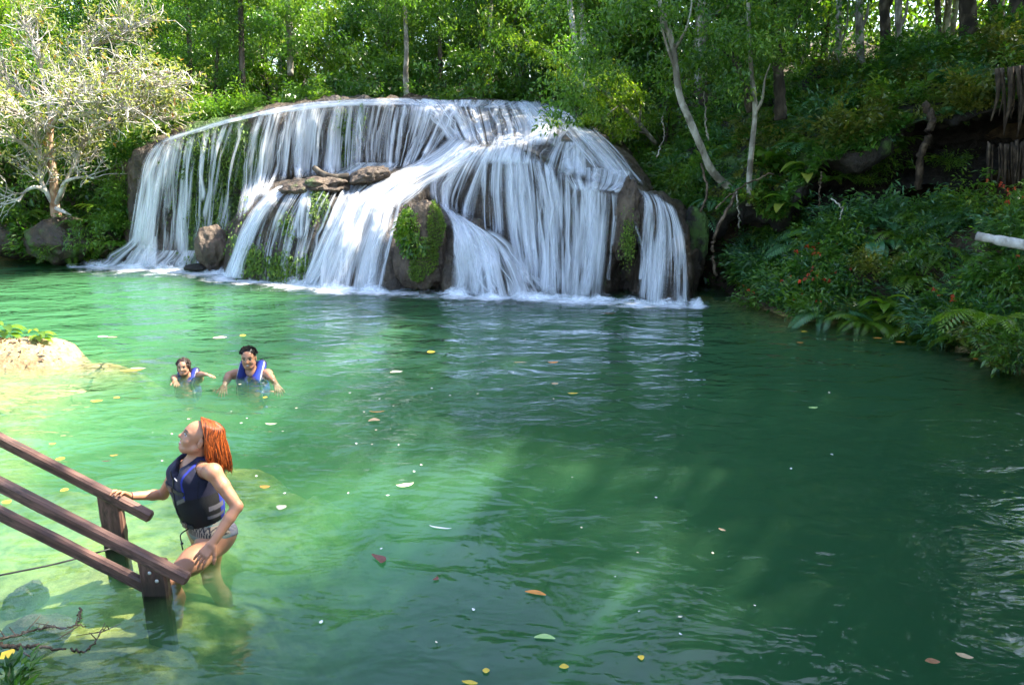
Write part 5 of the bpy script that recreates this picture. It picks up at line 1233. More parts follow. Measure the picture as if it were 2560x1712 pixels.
def fleaf(px, py, L, wd, ang, col, lab, seed, name='floating_leaf', group=None):
    rr = np.random.default_rng(seed); t = np.linspace(0, 1, 9); w = wd * np.sin(np.pi * (0.03 + 0.94 * t)) ** 0.8; x = (t - 0.5) * L; bend = 0.12 * L * rr.normal() * (4 * (t - .5) ** 2)
    cup = 0.12 * L * rr.random(); zc = 0.006 + cup * (2 * (t - .5)) ** 4
    V = np.stack([np.stack([x, bend - w, zc + w * 0.18], -1), np.stack([x, bend, zc], -1), np.stack([x, bend + w, zc + w * 0.18], -1)], 1)
    mb = MB(); mb.add(V.reshape(-1, 3), grid_faces(9, 3)[:, ::-1]); o = mb.build(name, M['fl_' + col]); o.location = tuple(G(px, py)); o.rotation_euler = (0, 0, ang); return tag(o, lab, 'leaf', group)
FL = [(132, 1111, .07, .02, .4, 'yellow', 'yellow leaf floating above the upper rail, nearest to the left edge'), (151, 1149, .09, .045, .2, 'yellow', 'round yellow leaf floating just over the rear rail'), (160, 1227, .07, .04, -.2, 'yellow', 'yellow oval leaf floating between the two upper rails'), (18, 1257, .09, .04, -.3, 'yellow', 'orange-yellow leaf floating between the rails at the left edge'),
      (16, 1641, .10, .06, -.3, 'yellow', 'bright yellow leaf at the bottom left corner'), (285, 1140, .08, .014, .3, 'orange', 'slim orange leaf floating behind the rear rail'), (267, 1154, .10, .012, .2, 'dark red', 'slim dark leaf floating next to the slim orange one'), (953, 1399, .17, .04, -.9, 'dark red', 'large dark red-brown leaf floating right of the woman'), (1340, 1483, .16, .028, -.3, 'orange', 'curled bright orange leaf in the middle of the foreground'),
      (1362, 1593, .14, .028, -.1, 'pale green', 'pale green feathery leaf in the lower middle of the pool'), (1101, 1321, .20, .014, -.25, 'white', 'long whitish stick-like leaf near the middle of the pool'), (1013, 1215, .17, .04, .35, 'cream', 'cream leaf floating right of the woman at chest height'), (1091, 1449, .06, .02, 1.0, 'dark red', 'small dark leaf left of the curled orange leaf'), (2033, 1021, .12, .035, .1, 'pale green', 'lone pale green leaf on the dark right side of the pool'),
      (1602, 1645, .05, .022, 1.2, 'yellow', 'small yellow leaf right of the feathery green one'), (1410, 1668, .06, .025, 0, 'yellow', 'small yellow leaf below the feathery green one'), (1215, 1679, .045, .025, 0, 'yellow', 'small round yellow leaf near the bottom edge'), (1175, 1708, .10, .02, -.2, 'yellow', 'yellow leaf cut by the bottom edge'), (2410, 1642, .10, .028, -.5, 'tan', 'tan leaf near the bottom right corner'), (2330, 1655, .09, .03, -.1, 'brown', 'brown leaf next to the tan leaf at the bottom right'),
      (1805, 1326, .07, .018, -.8, 'tan', 'small tan leaf on the right half of the pool'), (703, 1270, .09, .05, 1.2, 'cream', 'cream triangular leaf right of the woman at waist height'), (662, 1219, .10, .03, -.1, 'orange', 'orange leaf under water colour right of the woman vest'), (677, 1062, .14, .025, 0, 'cream', 'cream leaf level with the woman head'), (663, 995, .06, .04, .2, 'yellow', 'small yellow leaf between the man and the woman'), (935, 1051, .14, .05, .2, 'tan', 'cluster-like tan leaf in the bright band, middle left'), (942, 1031, .2, .015, .05, 'orange', 'slim orange leaf just above the tan one'),
      (1077, 882, .13, .075, .4, 'yellow', 'golden leaf floating in front of the cascade'), (550, 846, .22, .08, .3, 'cream', 'pale leaf cluster floating behind the swimming man'), (607, 841, .10, .07, .3, 'yellow', 'round yellow leaf floating behind the swimming man'), (1300, 907, .2, .02, 0, 'tan', 'slim tan leaf left in the line of drifting leaves'), (1383, 908, .16, .04, .1, 'orange', 'orange leaf right in the line of drifting leaves'), (1432, 985, .14, .03, 0, 'yellow', 'yellow leaf on the sunlit streak'), (1387, 961, .10, .04, .2, 'tan', 'tan leaf beside the sunlit streak'), (990, 931, .18, .05, .3, 'cream', 'cream leaf in the blue water before the cascade'),
      (2010, 830, .12, .03, 0, 'yellow', 'yellow leaf off the right bank'), (2000, 858, .12, .03, -.2, 'orange', 'orange leaf off the right bank'), (2195, 847, .16, .04, 0, 'orange', 'orange leaf close to the right bank ferns'), (2250, 857, .15, .05, -.2, 'orange', 'orange leaf by the shallow sand on the right'), (2440, 899, .13, .04, .1, 'orange', 'orange leaf near the right edge shallows'), (2232, 841, .10, .04, 0, 'dark red', 'dark red leaf close to the right bank'), (330, 928, .30, .05, .25, 'orange', 'orange leaf right of the sand bar tip'), (345, 922, .22, .03, 0, 'cream', 'cream leaf touching the orange one by the sand bar'), (255, 843, .16, .05, 0, 'white', 'white leaf drifting past the sand bar'), (280, 844, .22, .03, 0, 'tan', 'tan leaf behind the white one past the sand bar'), (292, 995, .08, .03, .1, 'orange', 'orange leaf between the rear rail and the child'), (243, 1004, .14, .04, .2, 'yellow', 'yellow leaf under the child on the sunny shallows'), (1520, 785, .3, .03, 0, 'dark red', 'dark leaf drifting below the high curtains')]
for i, f in enumerate(FL): fleaf(f[0], f[1], f[2] * 0.8, f[3] * 0.75, f[4], f[5], f[6], i + 1)
rr = np.random.default_rng(77)
for k in range(64):
    if k < 34: px, py = 380 + 700 * rr.random(), 930 + 330 * rr.random()
    elif k < 52: px, py = 600 + 1500 * rr.random(), 960 + 700 * rr.random()
    else: px, py = 1000 + 500 * rr.random(), 830 + 180 * rr.random()
    s = 0.012 + 0.02 * rr.random()
    fleaf(px, py, s, s * 0.3, 3.14 * rr.random(), 'white' if k % 3 else 'cream', 'tiny pale petal floating on the open pool', 200 + k, 'floating_petal', 'tiny pale petals on the pool')
# dark plant tips in the bottom left corner
o = link('corner_plant', shrub_mesh(91, 0.17, 260, 0.10, 'leaf_dark', 0.3), None, tuple(G(30, 1800, 0.02))); tag(o, 'dark spiky plant tips at the bottom left corner', 'plant')
# ------------------------------------------------------------------ people: smooth signed-distance bodies, meshed with surface nets
class SDF:
    def __init__(s, lo, hi, h):
        s.lo = np.array(lo, float); s.h = h; s.n = np.ceil((np.array(hi) - s.lo) / h).astype(int) + 1
        s.v = np.full(s.n, 0.5, np.float32)
    def _loc(s, lo, hi):
        a = np.clip(np.floor((lo - s.lo) / s.h).astype(int), 0, s.n); b = np.clip(np.ceil((hi - s.lo) / s.h).astype(int) + 1, 0, s.n)
        sl = tuple(slice(a[k], b[k]) for k in range(3))
        ax = [s.lo[k] + s.h * np.arange(a[k], b[k]) for k in range(3)]
        return sl, np.stack(np.meshgrid(*ax, indexing='ij'), -1).astype(np.float32)
    @staticmethod
    def smin(a, b, k):
        if k <= 0: return np.minimum(a, b)
        h = np.clip(0.5 + 0.5 * (b - a) / k, 0, 1); return b * (1 - h) + a * h - k * h * (1 - h)
    def put(s, sl, d, k, sub):
        if d.size == 0: return
        if sub: s.v[sl] = -SDF.smin(-s.v[sl], d, k)
        else: s.v[sl] = SDF.smin(s.v[sl], d, k)
    def cap(s, a, b, ra, rb=None, k=0.02, sub=False):
        rb = ra if rb is None else rb; a = np.array(a, float); b = np.array(b, float); R = max(ra, rb) + k + 3 * s.h
        sl, P = s._loc(np.minimum(a, b) - R, np.maximum(a, b) + R); ba = b - a
        t = np.clip(((P - a) @ ba) / (ba @ ba + 1e-12), 0, 1)
        s.put(sl, np.linalg.norm(P - a - t[..., None] * ba, axis=-1) - (ra + (rb - ra) * t), k, sub)
    def ell(s, c, ax, r, k=0.02, sub=False):
        c = np.array(c, float); ax = np.array(ax, float); r = np.array(r, float); R = r.max() + k + 3 * s.h
        sl, P = s._loc(c - R, c + R); q = (P - c) @ ax.T
        k0 = np.linalg.norm(q / r, axis=-1); k1 = np.linalg.norm(q / r ** 2, axis=-1) + 1e-6
        s.put(sl, k0 * (k0 - 1) / k1, k, sub)
    def chain(s, pts, rad, k=0.02):
        for i in range(len(pts) - 1): s.cap(pts[i], pts[i + 1], rad[i], rad[i + 1], k)
    def mesh(s, vol=None):
        v = s.v if vol is None else vol; n = np.array(v.shape); ins = v < 0
        cnt = np.zeros(n - 1, np.int8)
        for dx in (0, 1):
            for dy in (0, 1):
                for dz in (0, 1): cnt += ins[dx:n[0] - 1 + dx, dy:n[1] - 1 + dy, dz:n[2] - 1 + dz]
        act = (cnt > 0) & (cnt < 8); idx = np.full(n - 1, -1, np.int32); ii = np.argwhere(act); idx[act] = np.arange(len(ii))
        acc = np.zeros((len(ii), 3)); ct = np.zeros(len(ii))
        C = [(a, b, c) for a in (0, 1) for b in (0, 1) for c in (0, 1)]
        for p in C:
            for ax in range(3):
                if p[ax]: continue
                q = list(p); q[ax] = 1
                va = v[tuple((ii + p).T)]; vb = v[tuple((ii + q).T)]; m = (va < 0) != (vb < 0)
                t = np.where(m, va / np.where(m, va - vb, 1), 0)
                pt = np.tile(np.array(p, float), (len(ii), 1)); pt[:, ax] = t
                acc += pt * m[:, None]; ct += m
        V = s.lo + s.h * (ii + acc / np.maximum(ct, 1)[:, None])
        F = []
        for ax in range(3):
            u, w = (ax + 1) % 3, (ax + 2) % 3
            sl0 = [slice(1, -1)] * 3; sl0[ax] = slice(0, -1); sl1 = list(sl0); sl1[ax] = slice(1, None)
            a = ins[tuple(sl0)]; b = ins[tuple(sl1)]
            for flag, m in ((0, a & ~b), (1, ~a & b)):
                e = np.argwhere(m); off = np.array([1, 1, 1]); off[ax] = 0; e = e + off
                if not len(e): continue
                eu = np.zeros(3, int); eu[u] = 1; ew = np.zeros(3, int); ew[w] = 1
                q = [e - eu - ew, e - ew, e, e - eu]
                f = np.stack([idx[tuple(x.T)] for x in q], -1)
                F.append(f if flag == 0 else f[:, ::-1])
        F = np.concatenate(F); F = F[(F >= 0).all(1)]
        return V, F
def like(S):
    T = SDF(S.lo, S.lo + S.h, S.h); T.n = S.n.copy(); T.v = np.full(S.n, 0.5, np.float32); return T
def frame(f, up=(0, 0, 1)):
    f = nrm(f); r = nrm(np.cross(f, up)); u = np.cross(r, f); return f, r, u
def head(S, Mh, f, r, u, s=1.0, female=True, neck=None, nb_r=0.06):
    p = lambda a, c, b: np.array(Mh) + s * (f * a + r * c + u * b)
    A = np.stack([f, r, u])
    S.ell(p(0.005, 0, 0.055), A, np.array([0.094, 0.072, 0.080]) * s, 0.01)
    S.ell(p(0.050, 0, 0.005), A, np.array([0.052, 0.060, 0.085]) * s, 0.03 * s)          # face block
    S.ell(p(0.070, 0, -0.062), A, np.array([0.026, 0.028, 0.022]) * s, 0.03 * s)         # chin
    for sg in (-1, 1):
        S.cap(p(0.015, 0.055 * sg, -0.035), p(0.066, 0.022 * sg, -0.068), 0.018 * s, 0.016 * s, 0.03 * s)   # jaw
        S.ell(p(0.070, 0.036 * sg, -0.006), A, np.array([0.024, 0.024, 0.022]) * s, 0.02 * s)     # cheek
        S.cap(p(0.090, 0.014 * sg, 0.050), p(0.074, 0.045 * sg, 0.050), 0.010 * s, 0.009 * s, 0.015 * s)  # brow
        S.ell(p(0.101, 0.031 * sg, 0.031), A, np.array([0.016, 0.016, 0.010]) * s, 0.012 * s, True)       # socket
        S.ell(p(0.083, 0.031 * sg, 0.031), A, np.array([0.012, 0.013, 0.011]) * s, 0.003 * s)             # eyeball
        S.ell(p(-0.005, 0.074 * sg, 0.012), A, np.array([0.018, 0.007, 0.030]) * s, 0.006 * s)            # ear
    S.cap(p(0.096, 0, 0.040), p(0.112, 0, 0.006), 0.009 * s, 0.011 * s, 0.012 * s)       # nose
    S.ell(p(0.116, 0, 0.001), A, np.array([0.011, 0.011, 0.010]) * s, 0.008 * s)
    for sg in (-1, 1): S.ell(p(0.103, 0.012 * sg, -0.003), A, np.array([0.009, 0.008, 0.008]) * s, 0.006 * s)
    for sg in (-1, 1): S.cap(p(0.101, 0.0, -0.026), p(0.085, 0.024 * sg, -0.024), 0.007 * s, 0.004 * s, 0.008 * s)  # lips
    for sg in (-1, 1): S.cap(p(0.099, 0.0, -0.040), p(0.085, 0.021 * sg, -0.032), 0.008 * s, 0.004 * s, 0.008 * s)
    S.cap(p(0.112, -0.02, -0.032), p(0.112, 0.02, -0.032), 0.008 * s, 0.008 * s, 0.006 * s, True)
    if neck is not None: S.cap(p(-0.012, 0, -0.03), neck, 0.054 * s, nb_r, 0.03)
def head_color(V, col, Mh, f, r, u, s, hairc, lip=(0.42, 0.12, 0.10)):
    q = (V - np.array(Mh)) / s; a = q @ f; c = q @ r; b = q @ u; ac = np.abs(c)
    def blob(m, cc): col[m] = cc
    near = (np.linalg.norm(q - np.array(f) * 0.03, axis=1) < 0.16)
    blob(near & (a > 0.07) & (((ac - 0.031) / 0.016) ** 2 + ((b - 0.031) / 0.008) ** 2 < 1), (0.55, 0.52, 0.48))
    blob(near & (a > 0.07) & (((ac - 0.031) / 0.010) ** 2 + ((b - 0.030) / 0.009) ** 2 < 1), (0.02, 0.012, 0.01))
    blob(near & (a > 0.06) & (((ac - 0.032) / 0.019) ** 2 + ((b - 0.039) / 0.005) ** 2 < 1), (0.03, 0.02, 0.015))
    blob(near & (a > 0.06) & (((ac - 0.032) / 0.021) ** 2 + ((b - 0.056 + 6 * (ac - 0.03) ** 2) / 0.0058) ** 2 < 1), hairc)
    blob(near & (a > 0.07) & ((ac / 0.026) ** 2 + ((b + 0.027 - 5 * ac ** 2) / 0.008) ** 2 < 1), lip)
    blob(near & (a > 0.07) & ((ac / 0.022) ** 2 + ((b + 0.041 - 5 * ac ** 2) / 0.008) ** 2 < 1), lip)
    blob(near & (a > 0.07) & ((ac / 0.020) ** 2 + ((b + 0.033 - 5 * ac ** 2) / 0.0055) ** 2 < 1), (0.55, 0.50, 0.46))
    return col
def hand(S, wr, d, n, spread=0.0, curl=(0.3, 0.5, 0.5), thumb=1, s=1.0, k=0.006):
    """wrist point, finger direction d, palm normal n (the side the fingers curl to), thumb on side +1/-1 of d x n"""
    d = nrm(d); n = nrm(n - d * (n @ d)); sd = np.cross(d, n) * thumb
    L = [0.040, 0.045, 0.041, 0.033]
    for i in range(4):
        o = (1.5 - i) * 0.0185 * s
        kn = wr + d * (0.085 - 0.004 * abs(i - 1.2)) * s + sd * o
        S.cap(wr + d * 0.015 * s + sd * o * 0.6, kn, 0.0135 * s, 0.0115 * s, 0.012)
        dd = d + sd * (1.5 - i) * (0.06 + spread); p = kn; rr_ = 0.0092 * s
        for j in range(3):
            ang = curl[j]; dd = nrm(dd); nn = nrm(n - dd * (n @ dd)); dd = dd * math.cos(ang) + nn * math.sin(ang)
            q = p + dd * L[i] * s * (1.0, 0.68, 0.52)[j]; S.cap(p, q, rr_, rr_ * 0.9, k); p = q; rr_ *= 0.9
    t0 = wr + d * 0.022 * s + sd * 0.024 * s; dt = nrm(d * 0.72 + sd * 0.62 + n * 0.35)
    t1 = t0 + dt * 0.042 * s; t2 = t1 + nrm(dt + d * 0.3) * 0.030 * s; t3 = t2 + nrm(dt + d * 0.5 + n * .2) * 0.024 * s
    S.chain([t0, t1, t2, t3], [0.0145 * s, 0.0115 * s, 0.0105 * s, 0.0085 * s], 0.01)
def build_sdf(name, V, F, col, mat, parent):
    mb = MB(); mb.add(at_origin(parent, V), F, cr=col[:, 0], cg=col[:, 1], cb=col[:, 2])
    o = mb.build(name, M[mat], parent)
    sm = o.modifiers.new('soften', 'SMOOTH'); sm.iterations = 2; sm.factor = 0.5
    return o

# ---------------------------------------------------------------- the woman on the steps
WO = G(522, 1385); woman = empty('person', (WO[0], WO[1], 0.0))
tag(woman, 'red-haired woman in a dark life vest wading up the steps, holding the rail', 'person')
K = lambda px, py, Y: W(px, py, Y)
pel = K(522, 1318, 4.42); wai = K(508, 1268, 4.42); che = K(492, 1205, 4.42); nb = K(484, 1153, 4.42)
shN = K(533, 1180, 4.25); shF = K(449, 1168, 4.58)
elN = K(593, 1266, 4.21); wrN = K(530, 1360, 4.08)
elF = K(408, 1236, 4.62); wrF = K(322, 1240, 4.47)
Lx = nrm((shN - shF) * np.array([1, 1, 0])); Fx = nrm(np.cross(np.array([0, 0, 1.0]), Lx)); Fx = Fx if Fx[0] < 0 else -Fx; Uz = np.array([0, 0, 1.0])
AX = np.stack([Lx, Fx, Uz])
hipN = pel + Lx * 0.085 - Uz * 0.075; hipF = pel - Lx * 0.085 - Uz * 0.03
kneN = K(424, 1448, 4.10); ankN = kneN + np.array([-0.02, 0.03, -0.40])
kneF = hipF + np.array([0.02, 0.0, -0.39]); ankF = kneF + np.array([0.10, 0.02, -0.36]); toeF = ankF + np.array([-0.19, -0.02, -0.06])
h = 0.0046
S = SDF(np.array([-2.75, 3.80, -0.86]), np.array([-1.55, 4.90, 1.03]), h)
S.ell(che + Uz * 0.01, AX, (0.148, 0.098, 0.16), 0.02); S.ell(wai, AX, (0.122, 0.088, 0.12), 0.06); S.ell(pel, AX, (0.165, 0.112, 0.115), 0.07)
for sg in (-1, 1):
    S.ell(che + Fx * 0.075 + Lx * 0.068 * sg - Uz * 0.01, AX, (0.06, 0.055, 0.06), 0.03)
    S.ell(pel - Fx * 0.055 + Lx * 0.075 * sg - Uz * 0.035, AX, (0.09, 0.085, 0.09), 0.03)
S.cap(nb - Uz * 0.035, shN * 0.8 + nb * 0.2 - Uz * 0.01, 0.05, 0.045, 0.05); S.cap(nb - Uz * 0.035, shF * 0.8 + nb * 0.2 - Uz * 0.01, 0.05, 0.045, 0.05)
# arms
for a, b, c in ((shN, elN, wrN), (shF, elF, wrF)):
    S.ell(a, AX, (0.054, 0.054, 0.056), 0.04)
    m1 = a * 0.62 + b * 0.38; m2 = b * 0.7 + c * 0.3
    S.chain([a, m1, b], [0.048, 0.043, 0.034], 0.012); S.chain([b, m2, c], [0.034, 0.034, 0.024], 0.012)
# near hand resting on the raised thigh
dN = nrm(K(492, 1408, 4.02) - wrN); nN = np.array([-0.25, 0.62, -0.75])
hand(S, wrN - dN * 0.012, dN, nN, 0.05, (0.15, 0.35, 0.3), thumb=1)
# far hand laid over the rear rail
rail_t = cA + RD * ((K(290, 1232, 4.375)[0] - cA[0]) / RD[0]) + RN * 0.05
dF = nrm(np.array([rail_t[0] - 0.02, rail_t[1] - 0.0, rail_t[2] + 0.025]) - wrF); wr2 = wrF
hand(S, wr2 - dF * 0.01, dF, np.array([0, 0.12, -1.0]), 0.06, (0.10, 0.55, 0.6), thumb=-1)
# legs
S.chain([hipN, hipN * 0.5 + kneN * 0.5 + Uz * 0.0, kneN], [0.088, 0.077, 0.055], 0.04); S.ell(kneN, AX, (0.055, 0.058, 0.055), 0.03)
S.chain([kneN, kneN * 0.65 + ankN * 0.35 + np.array([0.02, 0, 0]), ankN], [0.052, 0.054, 0.034], 0.03)
S.chain([ankN, ankN + np.array([-0.18, 0, -0.05])], [0.036, 0.026], 0.03)
S.chain([hipF, hipF * 0.5 + kneF * 0.5, kneF], [0.098, 0.078, 0.054], 0.05); S.chain([kneF, kneF * 0.65 + ankF * 0.35 + np.array([0.02, 0, 0]), ankF], [0.052, 0.053, 0.034], 0.03)
S.chain([ankF, (ankF + toeF) / 2 + Uz * 0.0, toeF], [0.036, 0.034, 0.022], 0.03); S.ell(ankF + np.array([0.03, 0, -0.04]), np.eye(3), (0.035, 0.03, 0.03), 0.02)
bodyvol_nohead = S.v.copy()
Mh = K(497, 1104, 4.42); fh = nrm(np.array([-0.86, -0.34, 0.46])); fh, rh, uh = frame(fh)
head(S, Mh, fh, rh, uh, 1.0, True, nb + Uz * 0.0 - Fx * 0.01, 0.052)
V, F = S.mesh(); col = np.tile(np.array([0.40, 0.185, 0.10]), (len(V), 1))
head_color(V, col, Mh, fh, rh, uh, 1.0, (0.06, 0.03, 0.02), (0.50, 0.15, 0.13))
# wrist band and nails
tb = ((V - wrF) @ nrm(wrF - elF)); m = (np.abs(tb + 0.012) < 0.005) & (np.linalg.norm(V - wrF, axis=1) < 0.05); col[m] = (0.05, 0.02, 0.02)
build_sdf('body', V, F, col, 'skin', woman)
# swimsuit: offset of the torso
def clip_half(vol, S, p, n):      # keep the side n points away from
    g = [S.lo[k] + S.h * np.arange(S.n[k]) for k in range(3)]
    d = (g[0][:, None, None] - p[0]) * n[0] + (g[1][None, :, None] - p[1]) * n[1] + (g[2][None, None, :] - p[2]) * n[2]
    return np.maximum(vol, d.astype(np.float32))
T = like(S)
T.ell(che + Uz * 0.01, AX, (0.154, 0.104, 0.165), 0.02); T.ell(wai, AX, (0.128, 0.094, 0.12), 0.06); T.ell(pel, AX, (0.170, 0.118, 0.118), 0.07)
for sg in (-1, 1):
    T.ell(che + Fx * 0.075 + Lx * 0.068 * sg - Uz * 0.01, AX, (0.066, 0.061, 0.066), 0.03)
    T.ell(pel - Fx * 0.055 + Lx * 0.075 * sg - Uz * 0.035, AX, (0.096, 0.091, 0.094), 0.03)
suit = np.maximum(T.v, -0.003 - bodyvol_nohead * 0 + bodyvol_nohead - 0.007)
suit = clip_half(suit, T, K(500, 1165, 4.4), np.array([0, 0, 1.0]))
g_ = [T.lo[k] + h * np.arange(T.n[k]) for k in range(3)]
l3 = np.abs((g_[0][:, None] - pel[0]) * Lx[0] + (g_[1][None] - pel[1]) * Lx[1])[..., None]
f3 = ((g_[0][:, None] - pel[0]) * Fx[0] + (g_[1][None] - pel[1]) * Fx[1])[..., None]
line = pel[2] - 0.105 + np.maximum(0, l3 - 0.03) * np.where(f3 > 0, 0.95, 0.55)      # leg line rising to the hip
suit = np.maximum(suit, (line - g_[2][None, None, :]).astype(np.float32))
suit = clip_half(suit, T, pel - Uz * 0.115, np.array([0, 0, -1.0]))
V, F = T.mesh(suit); l = (V - che) @ Lx; fz = (V - che) @ Fx; z = V[:, 2] - pel[2]
pat = np.sin(l * 260 + 2.2 * np.sign(np.sin(z * 230)) * 0) ; zig = np.abs(((l * 38) % 1.0) - 0.5) * 2
band = np.floor(z / 0.034); cream = np.array([0.32, 0.25, 0.18]); dark = np.array([0.02, 0.02, 0.025]); teal = np.array([0.10, 0.22, 0.20])
mk = np.where(band % 3 == 0, (l * 70) % 1.0 < 0.5, np.where(band % 3 == 1, np.abs((z / 0.034) % 1.0 - zig) < 0.25, (z * 130) % 1.0 < 0.45))
col = np.where(mk[:, None], dark, cream); col = np.where(((band % 3 == 2) & mk)[:, None], teal, col)
col[(fz < -0.09)] = col[(fz < -0.09)] * 0.3 + np.array([0.16, 0.155, 0.19])
build_sdf('swimsuit', V, F, col, 'cloth', woman)
# life vest
Vv_ = like(S)
Vv_.ell(che + Uz * 0.0 + Fx * 0.012, AX, (0.174, 0.132, 0.21), 0.02); Vv_.ell(wai + Fx * 0.002, AX, (0.158, 0.124, 0.17), 0.06); Vv_.ell(che - Uz * 0.1 + Fx * 0.006, AX, (0.166, 0.130, 0.16), 0.05)
for sg in (-1, 1): Vv_.ell(che + Fx * 0.07 + Lx * 0.066 * sg - Uz * 0.012, AX, (0.078, 0.076, 0.085), 0.03)
for sg in (-1, 1): Vv_.cap(che + Lx * 0.085 * sg + Fx * 0.085 + Uz * 0.07, che + Lx * 0.095 * sg - Fx * 0.07 + Uz * 0.135, 0.058, 0.05, 0.04)
for sh_ in (shN, shF):
    o_ = nrm((sh_ - che) * np.array([1, 1, 0]))
    Vv_.cap(sh_ + Uz * 0.05 + o_ * 0.01, sh_ - Uz * 0.125 + o_ * 0.012, 0.086, 0.080, 0.012, True)
Vv_.cap(nb + Uz * 0.10 + Fx * 0.05, nb - Uz * 0.015 + Fx * 0.035, 0.078, 0.064, 0.015, True)
Vv_.cap(che + Fx * 0.30 + Uz * 0.12, che + Fx * 0.06 + Uz * 0.10, 0.05, 0.03, 0.02, True)
vest = np.maximum(Vv_.v, -(bodyvol_nohead - 0.004))
zbot = K(480, 1323, 4.40)[2]; vest = clip_half(vest, Vv_, np.array([0, 0, zbot]), np.array([0, 0, -1.0]))
V, F = Vv_.mesh(vest); l = (V - che) @ Lx; fz = (V - che) @ Fx; z = V[:, 2]
zc = lambda py: K(480, py, 4.36)[2]
navy = np.array([0.010, 0.010, 0.026]); plum = np.array([0.030, 0.027, 0.050]); black = np.array([0.008, 0.008, 0.009]); blue = np.array([0.02, 0.03, 0.24]); grey = np.array([0.15, 0.14, 0.115])
col = np.tile(black, (len(V), 1)); up = z > zc(1242) + 0.25 * l
col[up] = navy; col[up & (fz > 0.07) & (np.abs(l) < 0.115)] = plum; col[up & (np.abs(np.abs(l) - 0.108) < 0.007) & (fz > 0.02)] = blue
col[(np.abs(z - zc(1247) - 0.55 * (np.abs(l) - 0.02)) < 0.013) & (fz > 0.04) & (np.abs(l) > 0.02) & (np.abs(l) < 0.11)] = grey
col[(fz < -0.06) & (z > zc(1300))] = blue; col[(np.abs(l) < 0.006) & (fz > 0)] = (0.01, 0.01, 0.012)
col[(z > zc(1160)) & (fz < 0.03)] = np.array([0.015, 0.015, 0.05])
seam = (np.abs(((l + 0.2) / 0.045) % 1.0 - 0.5) > 0.46) & up & (fz > 0.05); col[seam] *= 0.5
col[(fz < 0.02) & (fz > -0.09) & (l > 0.05) & (np.abs(z - zc(1258)) < 0.016)] = (0.10, 0.095, 0.11); col[(fz < 0.03) & (fz > -0.09) & (l > 0.05) & (np.abs(z - zc(1280)) < 0.011)] = (0.10, 0.095, 0.11)
vob = build_sdf('life_vest', V, F, col, 'cloth', woman)
# webbing, buckles, zip, reflective lettering on the vest
def on_vest(l_, z_, out=0.004):
    d = (V - che); m = (np.abs(d @ Lx - l_) < 0.012) & (np.abs(V[:, 2] - z_) < 0.012) & (d @ Fx > 0.0)
    fz_ = (d @ Fx)[m].max() if m.any() else 0.15
    p = che + Lx * l_ + Fx * (fz_ + out); p[2] = z_; return p
def strip(nm, pts, w, mat, th=0.004):
    P = np.array(pts); T_ = nrm(np.gradient(P, axis=0)); Nn = np.array([Fx] * len(P)); B = nrm(np.cross(T_, Nn)); mb = MB()
    VV = np.concatenate([P + B * w + Nn * th, P - B * w + Nn * th]); n_ = len(P)
    VV = np.stack([P + B * w - Nn * th, P + B * w + Nn * th, P - B * w + Nn * th, P - B * w - Nn * th], 1)
    F_ = [[i * 4 + j, i * 4 + (j + 1) % 4, i * 4 + 4 + (j + 1) % 4, i * 4 + 4 + j] for i in range(n_ - 1) for j in range(4)] + [[3, 2, 1, 0], [(n_ - 1) * 4 + j for j in range(4)]]
    mb.add(at_origin(woman, VV.reshape(-1, 3)), F_); return mb.build(nm, M[mat], vob, smooth=False)
M['webbing'] = plain('webbing', (0.012, 0.012, 0.013), 0.6); M['buckle'] = plain('buckle', (0.10, 0.07, 0.05), 0.35); M['reflective'] = plain('reflective', (0.62, 0.60, 0.62), 0.4); M['vest_cord'] = plain('vest_cord', (0.012, 0.012, 0.014), 0.6)
strip('strap', [on_vest(x, zc(1214)) for x in np.linspace(-0.15, 0.12, 14)], 0.012, 'webbing')
strip('strap', [on_vest(x, zc(1303) + 0.0) for x in np.linspace(-0.14, 0.10, 12)], 0.012, 'webbing')
for l_, py in ((-0.02, 1214), (0.035, 1302)): strip('buckle', [on_vest(l_ + x, zc(py), 0.010) for x in (-0.02, 0, 0.02)], 0.015, 'buckle', 0.006)
strip('zip', [on_vest(0.0, z_, 0.002) for z_ in np.linspace(zc(1168), zc(1320), 14)], 0.005, 'reflective' if False else 'webbing', 0.003)
for i in range(9):      # short white lettering, too small to read in the photograph
    a = on_vest(0.028 + i * 0.0056, zc(1184) - 0.004 * (i % 2 == 5), 0.005); strip('lettering', [a - Lx * 0.0018, a, a + Lx * 0.0018], 0.0045 if i % 3 else 0.0035, 'reflective', 0.0015)
mb = MB(); tube(mb, at_origin(woman, spline([on_vest(0.015, zc(1318)), K(452, 1335, 4.27), K(453, 1352, 4.27), K(457, 1374, 4.27)], 14)), 0.0042, 5); mb.build('hanging_cord', M['vest_cord'], vob)
mb = MB(); mb.add(ICO4[0] * 0.009 + at_origin(woman, K(455, 1358, 4.27)), None, ICO4[1]); mb.build('toggle', M['vest_cord'], vob)
